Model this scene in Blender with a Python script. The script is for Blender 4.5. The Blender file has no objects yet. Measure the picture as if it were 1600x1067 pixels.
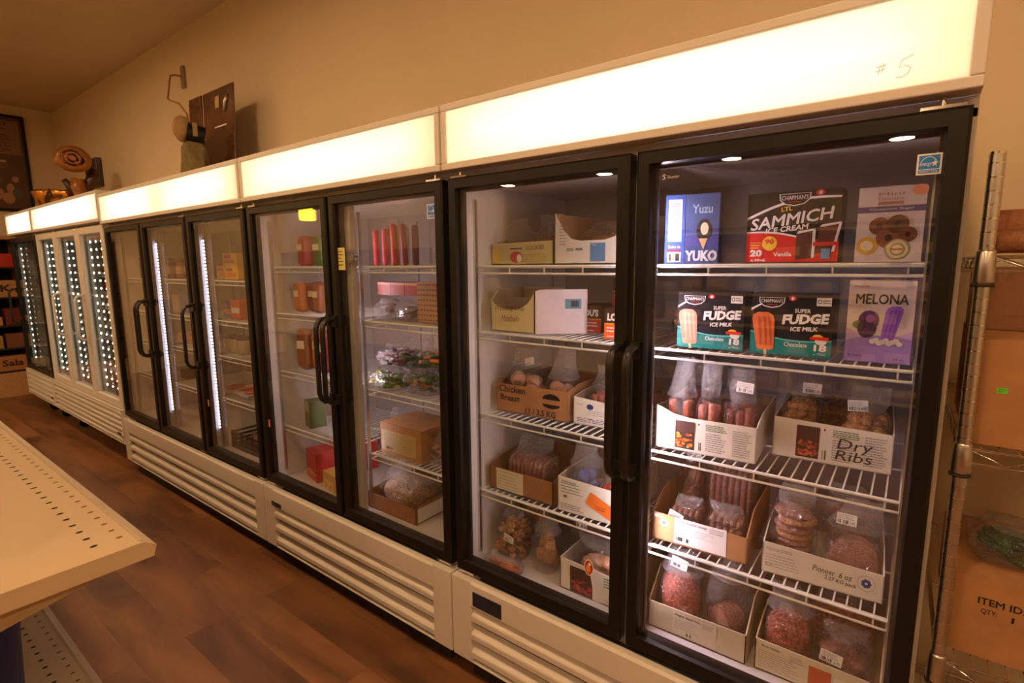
import bpy, bmesh, math, random
from mathutils import Vector, Matrix, noise, Euler
R = random.Random(7)
sc = bpy.context.scene
COL = sc.collection

# ------------------------------------------------------------------ camera, world, exposure
cam_d = bpy.data.cameras.new('camera'); cam = bpy.data.objects.new('camera', cam_d); COL.objects.link(cam)
cam_d.sensor_width = 36.0; cam_d.sensor_fit = 'HORIZONTAL'; cam_d.lens = 823.84 / 1600 * 36.0
cam_d.clip_start = 0.02; cam_d.clip_end = 60
def _rot(r):
    v = Vector(r); return Matrix.Rotation(v.length, 3, v.normalized())
_B = Matrix(((1, 0, 0), (0, 0, -1), (0, 1, 0)))
_R = _rot((0.1428, 0.6472, 0.0397)) @ _B
_m = Matrix(((_R[0][0], -_R[1][0], -_R[2][0]), (_R[0][1], -_R[1][1], -_R[2][1]), (_R[0][2], -_R[1][2], -_R[2][2])))
cam.matrix_world = Matrix.Translation((-0.0772, -1.3203, 1.4882)) @ _m.to_4x4()
sc.camera = cam
w = bpy.data.worlds.new('world'); sc.world = w; w.use_nodes = True
w.node_tree.nodes['Background'].inputs[0].default_value = (0.02, 0.014, 0.008, 1)
sc.view_settings.view_transform = 'Standard'; sc.view_settings.look = 'None'
sc.view_settings.gamma = 1.0; sc.view_settings.exposure = 0.0; sc.view_settings.use_curve_mapping = False
sc.cycles.use_denoising = True
sc.cycles.transparent_max_bounces = 32
sc.cycles.max_bounces = 9; sc.cycles.diffuse_bounces = 4; sc.cycles.glossy_bounces = 4; sc.cycles.transmission_bounces = 6
sc.cycles.caustics_reflective = False; sc.cycles.caustics_refractive = False
sc.cycles.sample_clamp_indirect = 6.0

ROOM_LAMP = 98.0          # ceiling downlights
TUBE = 560.0               # tubes behind the sign panels
LED = 170.0                # lamps inside the freezers
DOT = 11.0                # bead lamps of the far coolers and their glowing ghost columns

# ------------------------------------------------------------------ materials
MATS = {}
def M(name, col=(.8, .8, .8), rough=.5, metal=0., var=0.06, vscale=30., bump=0., bscale=200., spec=.5, emit=None, es=0., sss=0.):
    if name in MATS: return MATS[name]
    m = bpy.data.materials.new(name); m.use_nodes = True; nt = m.node_tree; N = nt.nodes; L = nt.links
    b = N['Principled BSDF']
    b.inputs['Roughness'].default_value = rough; b.inputs['Metallic'].default_value = metal
    b.inputs['Specular IOR Level'].default_value = spec
    tc = N.new('ShaderNodeTexCoord'); nz = N.new('ShaderNodeTexNoise'); nz.inputs['Scale'].default_value = vscale; nz.inputs['Detail'].default_value = 3
    L.new(tc.outputs['Object'], nz.inputs['Vector'])
    mx = N.new('ShaderNodeMix'); mx.data_type = 'RGBA'
    c1 = [max(0, c * (1 - var)) for c in col]; c2 = [min(1, c * (1 + var)) for c in col]
    mx.inputs['A'].default_value = (*c1, 1); mx.inputs['B'].default_value = (*c2, 1)
    rp = N.new('ShaderNodeMapRange'); rp.inputs['From Min'].default_value = .3; rp.inputs['From Max'].default_value = .7
    L.new(nz.outputs['Fac'], rp.inputs['Value']); L.new(rp.outputs['Result'], mx.inputs['Factor'])
    L.new(mx.outputs['Result'], b.inputs['Base Color'])
    if sss: b.inputs['Subsurface Weight'].default_value = sss; b.inputs['Subsurface Radius'].default_value = (.01, .005, .003)
    if emit: b.inputs['Emission Color'].default_value = (*emit, 1); b.inputs['Emission Strength'].default_value = es
    if bump:
        n2 = N.new('ShaderNodeTexNoise'); n2.inputs['Scale'].default_value = bscale; L.new(tc.outputs['Object'], n2.inputs['Vector'])
        bp = N.new('ShaderNodeBump'); bp.inputs['Strength'].default_value = bump; bp.inputs['Distance'].default_value = .01
        L.new(n2.outputs['Fac'], bp.inputs['Height']); L.new(bp.outputs['Normal'], b.inputs['Normal'])
    MATS[name] = m; return m
def srgb(r, g, b):
    f = lambda c: (c / 255 / 12.92) if c / 255 <= .04045 else ((c / 255 + .055) / 1.055) ** 2.4
    return (f(r), f(g), f(b))
def C(r, g, b, **k):
    return M('paint_%d_%d_%d' % (r, g, b) + ('_g' if k else ''), srgb(r, g, b), **({'rough': .45, 'var': .04} | k))
def emitter(name, col, s):
    if name in MATS: return MATS[name]
    m = bpy.data.materials.new(name); m.use_nodes = True; nt = m.node_tree; nt.nodes.clear()
    o = nt.nodes.new('ShaderNodeOutputMaterial'); e = nt.nodes.new('ShaderNodeEmission')
    e.inputs[0].default_value = (*col, 1); e.inputs[1].default_value = s
    nt.links.new(e.outputs[0], o.inputs[0]); MATS[name] = m; return m
def glassy(name, ior, tint, rough=0.0, milk=0., bump=0., bscale=40., gain=1.):
    m = bpy.data.materials.new(name); m.use_nodes = True; nt = m.node_tree; N = nt.nodes; L = nt.links; N.clear()
    o = N.new('ShaderNodeOutputMaterial'); t = N.new('ShaderNodeBsdfTransparent'); t.inputs[0].default_value = (*tint, 1)
    g = N.new('ShaderNodeBsdfGlossy'); g.inputs['Roughness'].default_value = rough; g.inputs[0].default_value = (1, 1, 1, 1)
    # mirror share from the facing angle (both faces alike): f0 + (1 - f0)(1 - cos)^5
    f0 = ((ior - 1) / (ior + 1)) ** 2
    ge = N.new('ShaderNodeNewGeometry'); dp = N.new('ShaderNodeVectorMath'); dp.operation = 'DOT_PRODUCT'
    L.new(ge.outputs['Incoming'], dp.inputs[1])
    def mt(op, a, v=None, b2=None):
        q = N.new('ShaderNodeMath'); q.operation = op
        if isinstance(a, (int, float)): q.inputs[0].default_value = a
        else: L.new(a, q.inputs[0])
        if v is not None: q.inputs[1].default_value = v
        if b2 is not None: L.new(b2, q.inputs[1])
        return q.outputs[0]
    cz = mt('ABSOLUTE', dp.outputs['Value']); om = mt('SUBTRACT', 1.0, b2=cz); p5 = mt('POWER', om, 5.0)
    fa_ = mt('MULTIPLY', p5, 1 - f0); fo = mt('ADD', fa_, f0)
    mx = N.new('ShaderNodeMixShader')
    base = t.outputs[0]
    if milk:
        d = N.new('ShaderNodeBsdfDiffuse'); d.inputs[0].default_value = (.85, .83, .86, 1)
        tl = N.new('ShaderNodeBsdfTranslucent'); tl.inputs[0].default_value = (.85, .83, .86, 1)
        a = N.new('ShaderNodeMixShader'); a.inputs[0].default_value = .5; L.new(d.outputs[0], a.inputs[1]); L.new(tl.outputs[0], a.inputs[2])
        mm = N.new('ShaderNodeMixShader'); mm.inputs[0].default_value = milk; L.new(t.outputs[0], mm.inputs[1]); L.new(a.outputs[0], mm.inputs[2]); base = mm.outputs[0]
    L.new(fo, mx.inputs[0]); L.new(base, mx.inputs[1]); L.new(g.outputs[0], mx.inputs[2]); L.new(mx.outputs[0], o.inputs[0])
    if bump:
        tc = N.new('ShaderNodeTexCoord'); n2 = N.new('ShaderNodeTexNoise'); n2.inputs['Scale'].default_value = bscale; n2.inputs['Detail'].default_value = 4
        n2.inputs['Distortion'].default_value = 1.2
        L.new(tc.outputs['Object'], n2.inputs['Vector']); bp = N.new('ShaderNodeBump'); bp.inputs['Strength'].default_value = bump; bp.inputs['Distance'].default_value = .03
        L.new(n2.outputs['Fac'], bp.inputs['Height'])
        L.new(bp.outputs['Normal'], g.inputs['Normal']); L.new(bp.outputs['Normal'], dp.inputs[0])
    else: L.new(ge.outputs['Normal'], dp.inputs[0])
    MATS[name] = m; return m
GLASS = glassy('door_glass', 1.75, (.97, .98, .97))
FILM = glassy('bag_film', 1.75, (.96, .95, .97), rough=.08, milk=.03, bump=1., bscale=30.)
FILMT = glassy('bag_film_tail', 1.8, (.92, .91, .94), rough=.10, milk=.22, bump=.9, bscale=35.)
CLEAR = glassy('clear_plastic', 1.5, (.9, .93, .92), rough=.05)

white = M('white_enamel', (.74, .70, .66), .38, var=.02)
white2 = M('white_liner', (.54, .51, .52), .5, var=.03)
grey_u = M('grey_soffit', (.42, .42, .42), .4)
black = M('black_frame', (.009, .008, .008), .34, var=.1, spec=.35)
rubber = M('black_rubber', (.015, .015, .015), .6)
blackh = M('black_handle', (.014, .013, .013), .28)
darkm = M('dark_recess', (.02, .018, .016), .8)
wire = M('shelf_wire', (.78, .77, .72), .35, var=.02)
chrome = M('chrome', (.75, .74, .72), .12, 1.)
steel = M('brushed_steel', (.62, .61, .6), .28, 1.)
kraft = M('kraft_card', srgb(176, 128, 84), .75, var=.10, vscale=18)
kraftd = M('dark_kraft', srgb(150, 104, 68), .8, var=.12, vscale=18)
cardw = M('white_card', srgb(226, 220, 208), .6, var=.03)
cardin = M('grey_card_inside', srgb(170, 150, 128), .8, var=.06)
ink = M('black_ink', (.02, .02, .022), .6)
inkg = M('grey_ink', (.22, .22, .24), .6)
inkgr = M('green_ink', srgb(70, 120, 70), .6)
inkb = M('blue_ink', srgb(40, 60, 130), .6)
paper = M('paper_label', (.86, .85, .84), .5, var=.02)
# meats
link_m = M('sausage_skin', srgb(196, 112, 88), .35, var=.22, vscale=60, bump=.3, bscale=150, sss=.1)
linkd_m = M('dark_sausage_skin', srgb(150, 78, 60), .35, var=.25, vscale=60, bump=.3, bscale=150)
nug_m = M('golden_batter', srgb(206, 150, 84), .6, var=.3, vscale=70, bump=.8, bscale=180)
patty_m = M('patty_meat', srgb(176, 118, 88), .6, var=.2, vscale=90, bump=.8, bscale=260)
mince_m = M('minced_meat', srgb(196, 100, 70), .5, var=.5, vscale=110, bump=1., bscale=220)
brown_m = M('brown_meat', srgb(140, 92, 68), .55, var=.22, vscale=50, bump=.6, bscale=120)
chick_m = M('chicken_meat', srgb(222, 170, 132), .45, var=.12, vscale=40, bump=.4, bscale=60)
bread_m = M('breaded_patty', srgb(205, 150, 88), .7, var=.2, vscale=90, bump=.8, bscale=220)
grain_m = M('seed_mix', srgb(196, 156, 108), .7, var=.5, vscale=110, bump=1., bscale=260)

# ------------------------------------------------------------------ mesh builder
class MB:
    def __init__(s): s.v = []; s.f = []; s.m = []; s.mats = []; s.sm = []; s.X = Matrix.Identity(4)
    def mi(s, mat):
        if mat not in s.mats: s.mats.append(mat)
        return s.mats.index(mat)
    def add(s, vs, fs, mat, smooth=False):
        o = len(s.v); s.v += [s.X @ Vector(p) for p in vs]; i = s.mi(mat)
        for f in fs: s.f.append([o + k for k in f]); s.m.append(i); s.sm.append(smooth)
    def box(s, x0, x1, y0, y1, z0, z1, mat):
        s.add([(x0, y0, z0), (x1, y0, z0), (x1, y1, z0), (x0, y1, z0), (x0, y0, z1), (x1, y0, z1), (x1, y1, z1), (x0, y1, z1)],
              [(0, 3, 2, 1), (4, 5, 6, 7), (0, 1, 5, 4), (1, 2, 6, 5), (2, 3, 7, 6), (3, 0, 4, 7)], mat)
    def prism(s, poly, ax, a, b, mat, smooth=False):
        # poly in the two other axes; ax 'x': (y,z), 'y': (x,z), 'z': (x,y)
        def P(p, t): return {'x': (t, p[0], p[1]), 'y': (p[0], t, p[1]), 'z': (p[0], p[1], t)}[ax]
        n = len(poly); vs = [P(p, a) for p in poly] + [P(p, b) for p in poly]
        s.add(vs, [tuple(range(n))[::-1], tuple(range(n, 2 * n))], mat)
        s.add(vs, [(i, (i + 1) % n, n + (i + 1) % n, n + i) for i in range(n)], mat, smooth)
    def face(s, pts, mat): s.add(pts, [tuple(range(len(pts)))], mat)
    def cyl(s, p0, p1, r, mat, n=10, r1=None, cap=True):
        p0 = Vector(p0); p1 = Vector(p1); r1 = r if r1 is None else r1; d = (p1 - p0).normalized()
        a = d.orthogonal().normalized(); b = d.cross(a)
        vs = [p0 + (a * math.cos(t) + b * math.sin(t)) * r for t in [2 * math.pi * i / n for i in range(n)]]
        vs += [p1 + (a * math.cos(t) + b * math.sin(t)) * r1 for t in [2 * math.pi * i / n for i in range(n)]]
        s.add(vs, [(i, (i + 1) % n, n + (i + 1) % n, n + i) for i in range(n)], mat, n > 4)
        if cap: s.add(vs, [tuple(range(n))[::-1], tuple(range(n, 2 * n))], mat)
    def tube(s, pts, r, mat, n=8, sx=1.):
        pts = [Vector(p) for p in pts]; vs = []; fs = []
        up = None
        for i, p in enumerate(pts):
            d = (pts[min(i + 1, len(pts) - 1)] - pts[max(i - 1, 0)]).normalized()
            if up is None: up = d.orthogonal().normalized()
            up = (up - d * up.dot(d)).normalized(); b = d.cross(up)
            rr = r[i] if isinstance(r, (list, tuple)) else r
            vs += [p + (up * math.cos(2 * math.pi * k / n) + b * math.sin(2 * math.pi * k / n) * sx) * rr for k in range(n)]
        for i in range(len(pts) - 1):
            for k in range(n): fs.append((i * n + k, i * n + (k + 1) % n, (i + 1) * n + (k + 1) % n, (i + 1) * n + k))
        fs += [tuple(range(n))[::-1], tuple(range((len(pts) - 1) * n, len(pts) * n))]
        s.add(vs, fs, mat, True)
    def lathe(s, prof, c, mat, n=16, smooth=True):
        vs = []; fs = []
        for r, z in prof: vs += [(c[0] + r * math.cos(2 * math.pi * k / n), c[1] + r * math.sin(2 * math.pi * k / n), c[2] + z) for k in range(n)]
        for i in range(len(prof) - 1):
            for k in range(n): fs.append((i * n + k, i * n + (k + 1) % n, (i + 1) * n + (k + 1) % n, (i + 1) * n + k))
        fs += [tuple(range(n))[::-1], tuple(range((len(prof) - 1) * n, len(prof) * n))]
        s.add(vs, fs, mat, smooth)
    def disc(s, x, y, z, rx, rz, mat, n=20, a0=0, a1=2 * math.pi):   # a disc in the xz plane facing -y
        vs = [(x + rx * math.cos(a0 + (a1 - a0) * i / n), y, z + rz * math.sin(a0 + (a1 - a0) * i / n)) for i in range(n if a1 - a0 > 6.2 else n + 1)]
        s.face(vs, mat)
    def rect(s, x0, x1, z0, z1, y, mat): s.face([(x0, y, z0), (x1, y, z0), (x1, y, z1), (x0, y, z1)], mat)
    def poly(s, pts, y, mat): s.face([(p[0], y, p[1]) for p in pts], mat)
    def ball(s, c, rad, mat, amp=0., fr=1., sub=2, seed=0., pw=1.):
        bm = bmesh.new(); bmesh.ops.create_icosphere(bm, subdivisions=sub, radius=1.)
        rad = Vector(rad) if not isinstance(rad, (int, float)) else Vector((rad,) * 3); vs = []
        for v in bm.verts:
            d = v.co.normalized(); q = Vector([math.copysign(abs(k) ** pw, k) for k in d])
            k = 1 + amp * noise.noise(d * fr + Vector((seed, seed * 1.7, 3)))
            vs.append((c[0] + q.x * rad.x * k, c[1] + q.y * rad.y * k, c[2] + q.z * rad.z * k))
        s.add(vs, [tuple(v.index for v in f.verts) for f in bm.faces], mat, True); bm.free()
    def text(s, body, x0, z0, x1, z1, y, mat, bold=0., shear=0., rise=0., seed=None):
        # lettering filling the rectangle x0..x1, z0..z1 on a plane facing -y; rise lifts the right end
        cu = bpy.data.curves.new('t', 'FONT'); cu.body = body; cu.size = 1; cu.offset = 0 if 'M' in body else bold; cu.shear = shear or .025; cu.resolution_u = 2; cu.align_x = 'CENTER'
        cu.space_line = .8
        ob = bpy.data.objects.new('t', cu); me = bpy.data.meshes.new_from_object(ob)
        if len(me.vertices) == 0: bpy.data.objects.remove(ob); return
        xs = [v.co.x for v in me.vertices]; ys = [v.co.y for v in me.vertices]
        ax, bx, ay, by = min(xs), max(xs), min(ys), max(ys)
        vs = []
        for v in me.vertices:
            u = (v.co.x - ax) / max(bx - ax, 1e-6); t = (v.co.y - ay) / max(by - ay, 1e-6)
            vs.append((x0 + u * (x1 - x0), y, z0 + t * (z1 - z0) + rise * u))
        for j in ((0,) if not ('M' in body and bold) else (0, 1, 2, 3, 4)):   # heavier strokes for words with an M
            k = bold * (x1 - x0) / max(bx - ax, 1e-6) * 1.1; ox, oz = ((0, 0), (-k, 0), (k, 0), (0, -k), (0, k))[j]
            s.add([(p[0] + ox, p[1] - j * .00001, p[2] + oz) for p in vs], [tuple(p.vertices) for p in me.polygons], mat)
        bpy.data.objects.remove(ob); bpy.data.meshes.remove(me); bpy.data.curves.remove(cu)
    def fine(s, x0, z0, x1, z1, y, mat, rows=6, h=.35):   # fine print: rows of short dashes
        dz = (z1 - z0) / rows
        for r_ in range(rows):
            z = z1 - (r_ + .7) * dz; x = x0
            end = x1 - R.random() * (x1 - x0) * .25
            while x < end:
                l = (x1 - x0) * R.uniform(.04, .16); e = min(x + l, end)
                s.rect(x, e, z, z + dz * h, y, mat); x = e + (x1 - x0) * .025
    def bars(s, x0, z0, x1, z1, y, n=14):                 # bar code
        for i in range(n):
            if R.random() < .6: s.rect(x0 + (x1 - x0) * i / n, x0 + (x1 - x0) * (i + .8) / n, z0, z1, y, ink)
    def build(s, name, parent=None, bevel=0., seg=2, kind=None):
        me = bpy.data.meshes.new(name); me.from_pydata([tuple(v) for v in s.v], [], s.f)
        for m in s.mats: me.materials.append(m)
        me.polygons.foreach_set('material_index', s.m); me.polygons.foreach_set('use_smooth', s.sm); me.update()
        ob = bpy.data.objects.new(name, me); COL.objects.link(ob)
        if parent is not None: ob.parent = parent
        if bevel:
            b = ob.modifiers.new('bevel', 'BEVEL'); b.width = bevel; b.segments = seg; b.limit_method = 'ANGLE'; b.angle_limit = 1.0
        if kind: ob['kind'] = kind
        return ob
def T(x, y, z, rz=0., rx=0., ry=0.): return Matrix.Translation((x, y, z)) @ Euler((rx, ry, rz)).to_matrix().to_4x4()
def thing(name, label, cat, loc, rz=0., group=None, rx=0., ry=0.):
    o = bpy.data.objects.new(name, None); COL.objects.link(o); o.empty_display_size = .05
    o.location = loc; o.rotation_euler = (rx, ry, rz); o['label'] = label; o['category'] = cat
    if group: o['group'] = group
    return o
def tag(o, label, cat, group=None):
    o['label'] = label; o['category'] = cat
    if group: o['group'] = group
    return o
def dup(root, loc, rz=0., label=None, group=None):
    r = root.copy(); COL.objects.link(r); r.location = loc; r.rotation_euler = (0, 0, rz)
    if label: r['label'] = label
    if group: r['group'] = group
    for ch in list(root.children):
        c = ch.copy(); COL.objects.link(c); c.parent = r
    return r

# ------------------------------------------------------------------ the room
YW = 0.85; XL = -9.28; XR = 3.2; YF = -12.6; ZF = -0.08; ZC = 3.5
def struct(name, mb):
    o = mb.build(name); o['kind'] = 'structure'; return o
wallm = M('wall_paint', srgb(226, 210, 180), .75, var=.02, vscale=2., bump=.08, bscale=90)
ceilm = M('ceiling_paint', srgb(214, 196, 168), .85, var=.03, vscale=3.)
fm = bpy.data.materials.new('wood_plank_floor'); fm.use_nodes = True
def _floor():
    nt = fm.node_tree; N = nt.nodes; L = nt.links; b = N['Principled BSDF']
    tc = N.new('ShaderNodeTexCoord')
    br = N.new('ShaderNodeTexBrick'); br.offset = .37; br.inputs['Scale'].default_value = 1.; br.inputs['Brick Width'].default_value = 1.22; br.inputs['Row Height'].default_value = .18
    br.inputs['Mortar Size'].default_value = .0012; br.inputs['Color1'].default_value = (.1, .1, .1, 1); br.inputs['Color2'].default_value = (1, 1, 1, 1); br.inputs['Mortar'].default_value = (.5, .5, .5, 1)
    L.new(tc.outputs['Object'], br.inputs['Vector'])
    mp = N.new('ShaderNodeMapping'); mp.inputs['Scale'].default_value = (.8, 3.2, 1); L.new(tc.outputs['Object'], mp.inputs['Vector'])
    ad = N.new('ShaderNodeVectorMath'); ad.operation = 'MULTIPLY_ADD'; ad.inputs[1].default_value = (3, 3, 3); L.new(br.outputs['Color'], ad.inputs[0]); L.new(mp.outputs[0], ad.inputs[2])
    n1 = N.new('ShaderNodeTexNoise'); n1.inputs['Scale'].default_value = 1.6; n1.inputs['Detail'].default_value = 6; n1.inputs['Distortion'].default_value = .7; L.new(ad.outputs[0], n1.inputs['Vector'])
    r1 = N.new('ShaderNodeValToRGB'); e = r1.color_ramp.elements
    e[0].position = .33; e[0].color = (*srgb(92, 62, 42), 1); e[1].position = .78; e[1].color = (*srgb(164, 116, 78), 1)
    k = e.new(.5); k.color = (*srgb(126, 86, 58), 1)
    L.new(n1.outputs['Fac'], r1.inputs[0])
    m2 = N.new('ShaderNodeMix'); m2.data_type = 'RGBA'; m2.blend_type = 'MULTIPLY'; m2.inputs['Factor'].default_value = 1
    r2 = N.new('ShaderNodeValToRGB'); r2.color_ramp.elements[0].color = (.85, .84, .83, 1); r2.color_ramp.elements[1].color = (1.1, 1.08, 1.05, 1)
    L.new(br.outputs['Color'], r2.inputs[0]); L.new(r1.outputs[0], m2.inputs['A']); L.new(r2.outputs[0], m2.inputs['B'])
    L.new(m2.outputs['Result'], b.inputs['Base Color']); b.inputs['Roughness'].default_value = .42
    bp = N.new('ShaderNodeBump'); bp.inputs['Strength'].default_value = .15; bp.inputs['Distance'].default_value = .004; L.new(n1.outputs['Fac'], bp.inputs['Height']); L.new(bp.outputs[0], b.inputs['Normal'])
_floor()
def room_box(name, x0, x1, y0, y1, z0, z1, m):
    b = MB(); b.box(x0, x1, y0, y1, z0, z1, m); return struct(name, b)
room_box('floor', XL - .1, XR + .1, YF - .1, YW + .1, ZF - .1, ZF, fm)
room_box('ceiling', XL - .1, XR + .1, YF - .1, YW + .1, ZC, ZC + .1, ceilm)
room_box('wall_back', XL - .1, XR + .1, YW, YW + .1, ZF, ZC, wallm)
room_box('wall_left', XL - .1, XL, YF, YW, ZF, ZC, wallm)
room_box('wall_right', XR, XR + .1, YF, YW, ZF, ZC, wallm)
room_box('wall_front', XL - .1, XR + .1, YF - .1, YF, ZF, ZC, wallm)
b = MB(); b.prism([(YF, 0), (YW - .001, 0), (YW - .001, .1), (YF, .1)], 'x', XL + .001, XL + .014, white)
for i, v in enumerate(b.v): v.z += ZF
struct('baseboard_left', b)

lampm = emitter('downlight_glow', (1.0, .60, .29), ROOM_LAMP)
def downlight(x, y):
    t = thing('ceiling_light', 'round warm ceiling downlight over the shop floor', 'ceiling light', (x, y, ZC), group='round ceiling downlights')
    b = MB(); b.lathe([(.205, 0), (.215, -.012), (.20, -.022), (.18, -.018), (.178, -.002)], (0, 0, 0), white, 24); b.build('trim_ring', t)
    b = MB(); b.lathe([(.176, -.006), (.172, -.013), (.02, -.016)], (0, 0, 0), lampm, 24); b.build('diffuser', t)
    return t
d0 = None
for y in (-9.72, -6.6, -3.6, -1.3):
    for x in (-8.6, -5.85, -3.1, -.42, 2.2):
        if y == -1.3 and x < -8: continue
        d0 = downlight(x, y) if d0 is None else dup(d0, (x, y, ZC))

# ------------------------------------------------------------------ the refrigerated cabinets
tube_warm = emitter('sign_tube_warm', (1.0, .83, .57), TUBE)
tube_cool = emitter('sign_tube_white', (1.0, .86, .72), TUBE * 1.1)
ledm = emitter('freezer_led', (1.0, .75, .88), LED)
ledd = emitter('freezer_led_dim', (1.0, .78, .84), LED * .35)
leds = emitter('freezer_led_strip', (.86, .80, 1.0), LED * .07)
dotm = emitter('cooler_led_and_ghost_dot', (.95, 1.0, .80), DOT)
def signpanel():
    m = bpy.data.materials.new('opal_sign_panel'); m.use_nodes = True; nt = m.node_tree; N = nt.nodes; N.clear(); L = nt.links
    o = N.new('ShaderNodeOutputMaterial'); t = N.new('ShaderNodeBsdfTranslucent'); t.inputs[0].default_value = (.92, .90, .86, 1)
    d = N.new('ShaderNodeBsdfDiffuse'); d.inputs[0].default_value = (.85, .83, .8, 1); mx = N.new('ShaderNodeMixShader'); mx.inputs[0].default_value = .35
    L.new(t.outputs[0], mx.inputs[1]); L.new(d.outputs[0], mx.inputs[2]); L.new(mx.outputs[0], o.inputs[0]); return m
OPAL = signpanel()
starblue = C(40, 130, 225)
def energy_label(mb, x0, x1, z0, z1, y):
    w_ = x1 - x0; h = z1 - z0
    mb.rect(x0, x1, z0, z1, y, paper)
    mb.rect(x0 + .08 * w_, x1 - .08 * w_, z0 + .27 * h, z1 - .08 * h, y - .0004, starblue)
    mb.rect(x0 + .08 * w_, x1 - .08 * w_, z0 + .07 * h, z0 + .23 * h, y - .0004, starblue)
    mb.text('ENERGY STAR', x0 + .12 * w_, z0 + .10 * h, x1 - .12 * w_, z0 + .2 * h, y - .0008, paper)
    n = 12; cx = x0 + .48 * w_; cz = z0 + .42 * h
    for i in range(n):
        a = math.pi * (.08 + .84 * i / n); c = math.pi * (.08 + .84 * (i + 1) / n)
        mb.face([(cx + .36 * w_ * math.cos(t) * k, y - .0008, cz + .44 * h * math.sin(t) * k) for t, k in ((a, 1), (a, .93), (c, .93), (c, 1))], paper)
    mb.text('energy', x0 + .12 * w_, z0 + .38 * h, x0 + .62 * w_, z0 + .56 * h, y - .0008, paper, shear=.4)
    sx = x0 + .72 * w_; sz = z0 + .52 * h
    mb.face([(sx + (.15 if i % 2 == 0 else .06) * w_ * math.sin(i * math.pi / 5), y - .0008, sz + (.18 if i % 2 == 0 else .07) * h * math.cos(i * math.pi / 5)) for i in range(10)], paper)
def led_mesh(kind, x, y, z0, z1, off=0.):
    b = MB()
    if kind in ('bar', 'dim'):      # slim profile, lit on the faces that look along the shelf fronts
        e_ = ledm if kind == 'bar' else ledd
        b.box(x - .005, x + .005, y - .005, y + .005, z0, z1, darkm)
        for s_ in ((1,) if off > .01 else (-1,) if off < -.01 else (1, -1)):
            xx = x + s_ * .0056; b.face([(xx, y - .005, z0), (xx, y + .005, z0), (xx, y + .005, z1), (xx, y - .005, z1)][::s_], e_)
    elif kind == 'beads':
        b.box(x - .012, x + .012, y + .001, y + .006, z0, z1, darkm); z = z0 + .01
        while z < z1 - .01: b.box(x - .0045, x + .0045, y - .004, y + .001, z, z + .011, leds); z += .02
    return b
def wire_shelf(root, xa, xb, z, y0=.115, y1=.62, step=.027, m=None):
    b = MB(); m = m or wire; r = .0026
    for zz in (z, z - .024): b.cyl((xa, y0, zz), (xb, y0, zz), .0042 if zz == z else .0034, m, 6)
    for yy in (y0 + .015, (y0 + y1) / 2, y1): b.cyl((xa, yy, z - .004), (xb, yy, z - .004), .003, m, 4)
    n = int((xb - xa) / step)
    for i in range(n + 1):
        x = xa + (xb - xa) * i / n
        b.cyl((x, y0, z - .001), (x, y1, z - .001), r, m, 4)
        if i % 5 == 0: b.cyl((x, y0, z), (x, y0, z - .024), .0025, m, 4)
    b.cyl((xa, y0, z - .024), (xa, y1, z - .008), .003, m, 4); b.cyl((xb, y0, z - .024), (xb, y1, z - .008), .003, m, 4)
    return b.build('shelf', root)
def handle(door, x, m, z0=.895, z1=1.265, out=-.052, w_=.013):
    b = MB(); pts = []
    for i in range(15):
        t = i / 14; a = math.pi * t
        pts.append((x, .012 + (out - .012) * min(1, 1.25 * math.sin(a) ** .45), z0 + (z1 - z0) * (.5 - .5 * math.cos(a) * (.86 + .14 * abs(math.cos(a))))))
    # ribbon with rounded section
    n = 8; vs = []; fs = []
    P = [Vector(p) for p in pts]
    for i, p in enumerate(P):
        d = (P[min(i + 1, 14)] - P[max(i - 1, 0)]).normalized(); sd = Vector((1, 0, 0)); up = sd.cross(d).normalized()
        vs += [p + sd * (w_ * math.cos(2 * math.pi * k / n)) + up * (.010 * math.sin(2 * math.pi * k / n)) for k in range(n)]
    for i in range(14):
        for k in range(n): fs.append((i * n + k, (i + 1) * n + k, (i + 1) * n + (k + 1) % n, i * n + (k + 1) % n))
    b.add(vs, fs, m, True)
    b.box(x - w_, x + w_, .004, .0145, z0 - .012, z0 + .035, m); b.box(x - w_, x + w_, .004, .0145, z1 - .035, z1 + .012, m)
    return b.build('handle', door)
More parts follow.
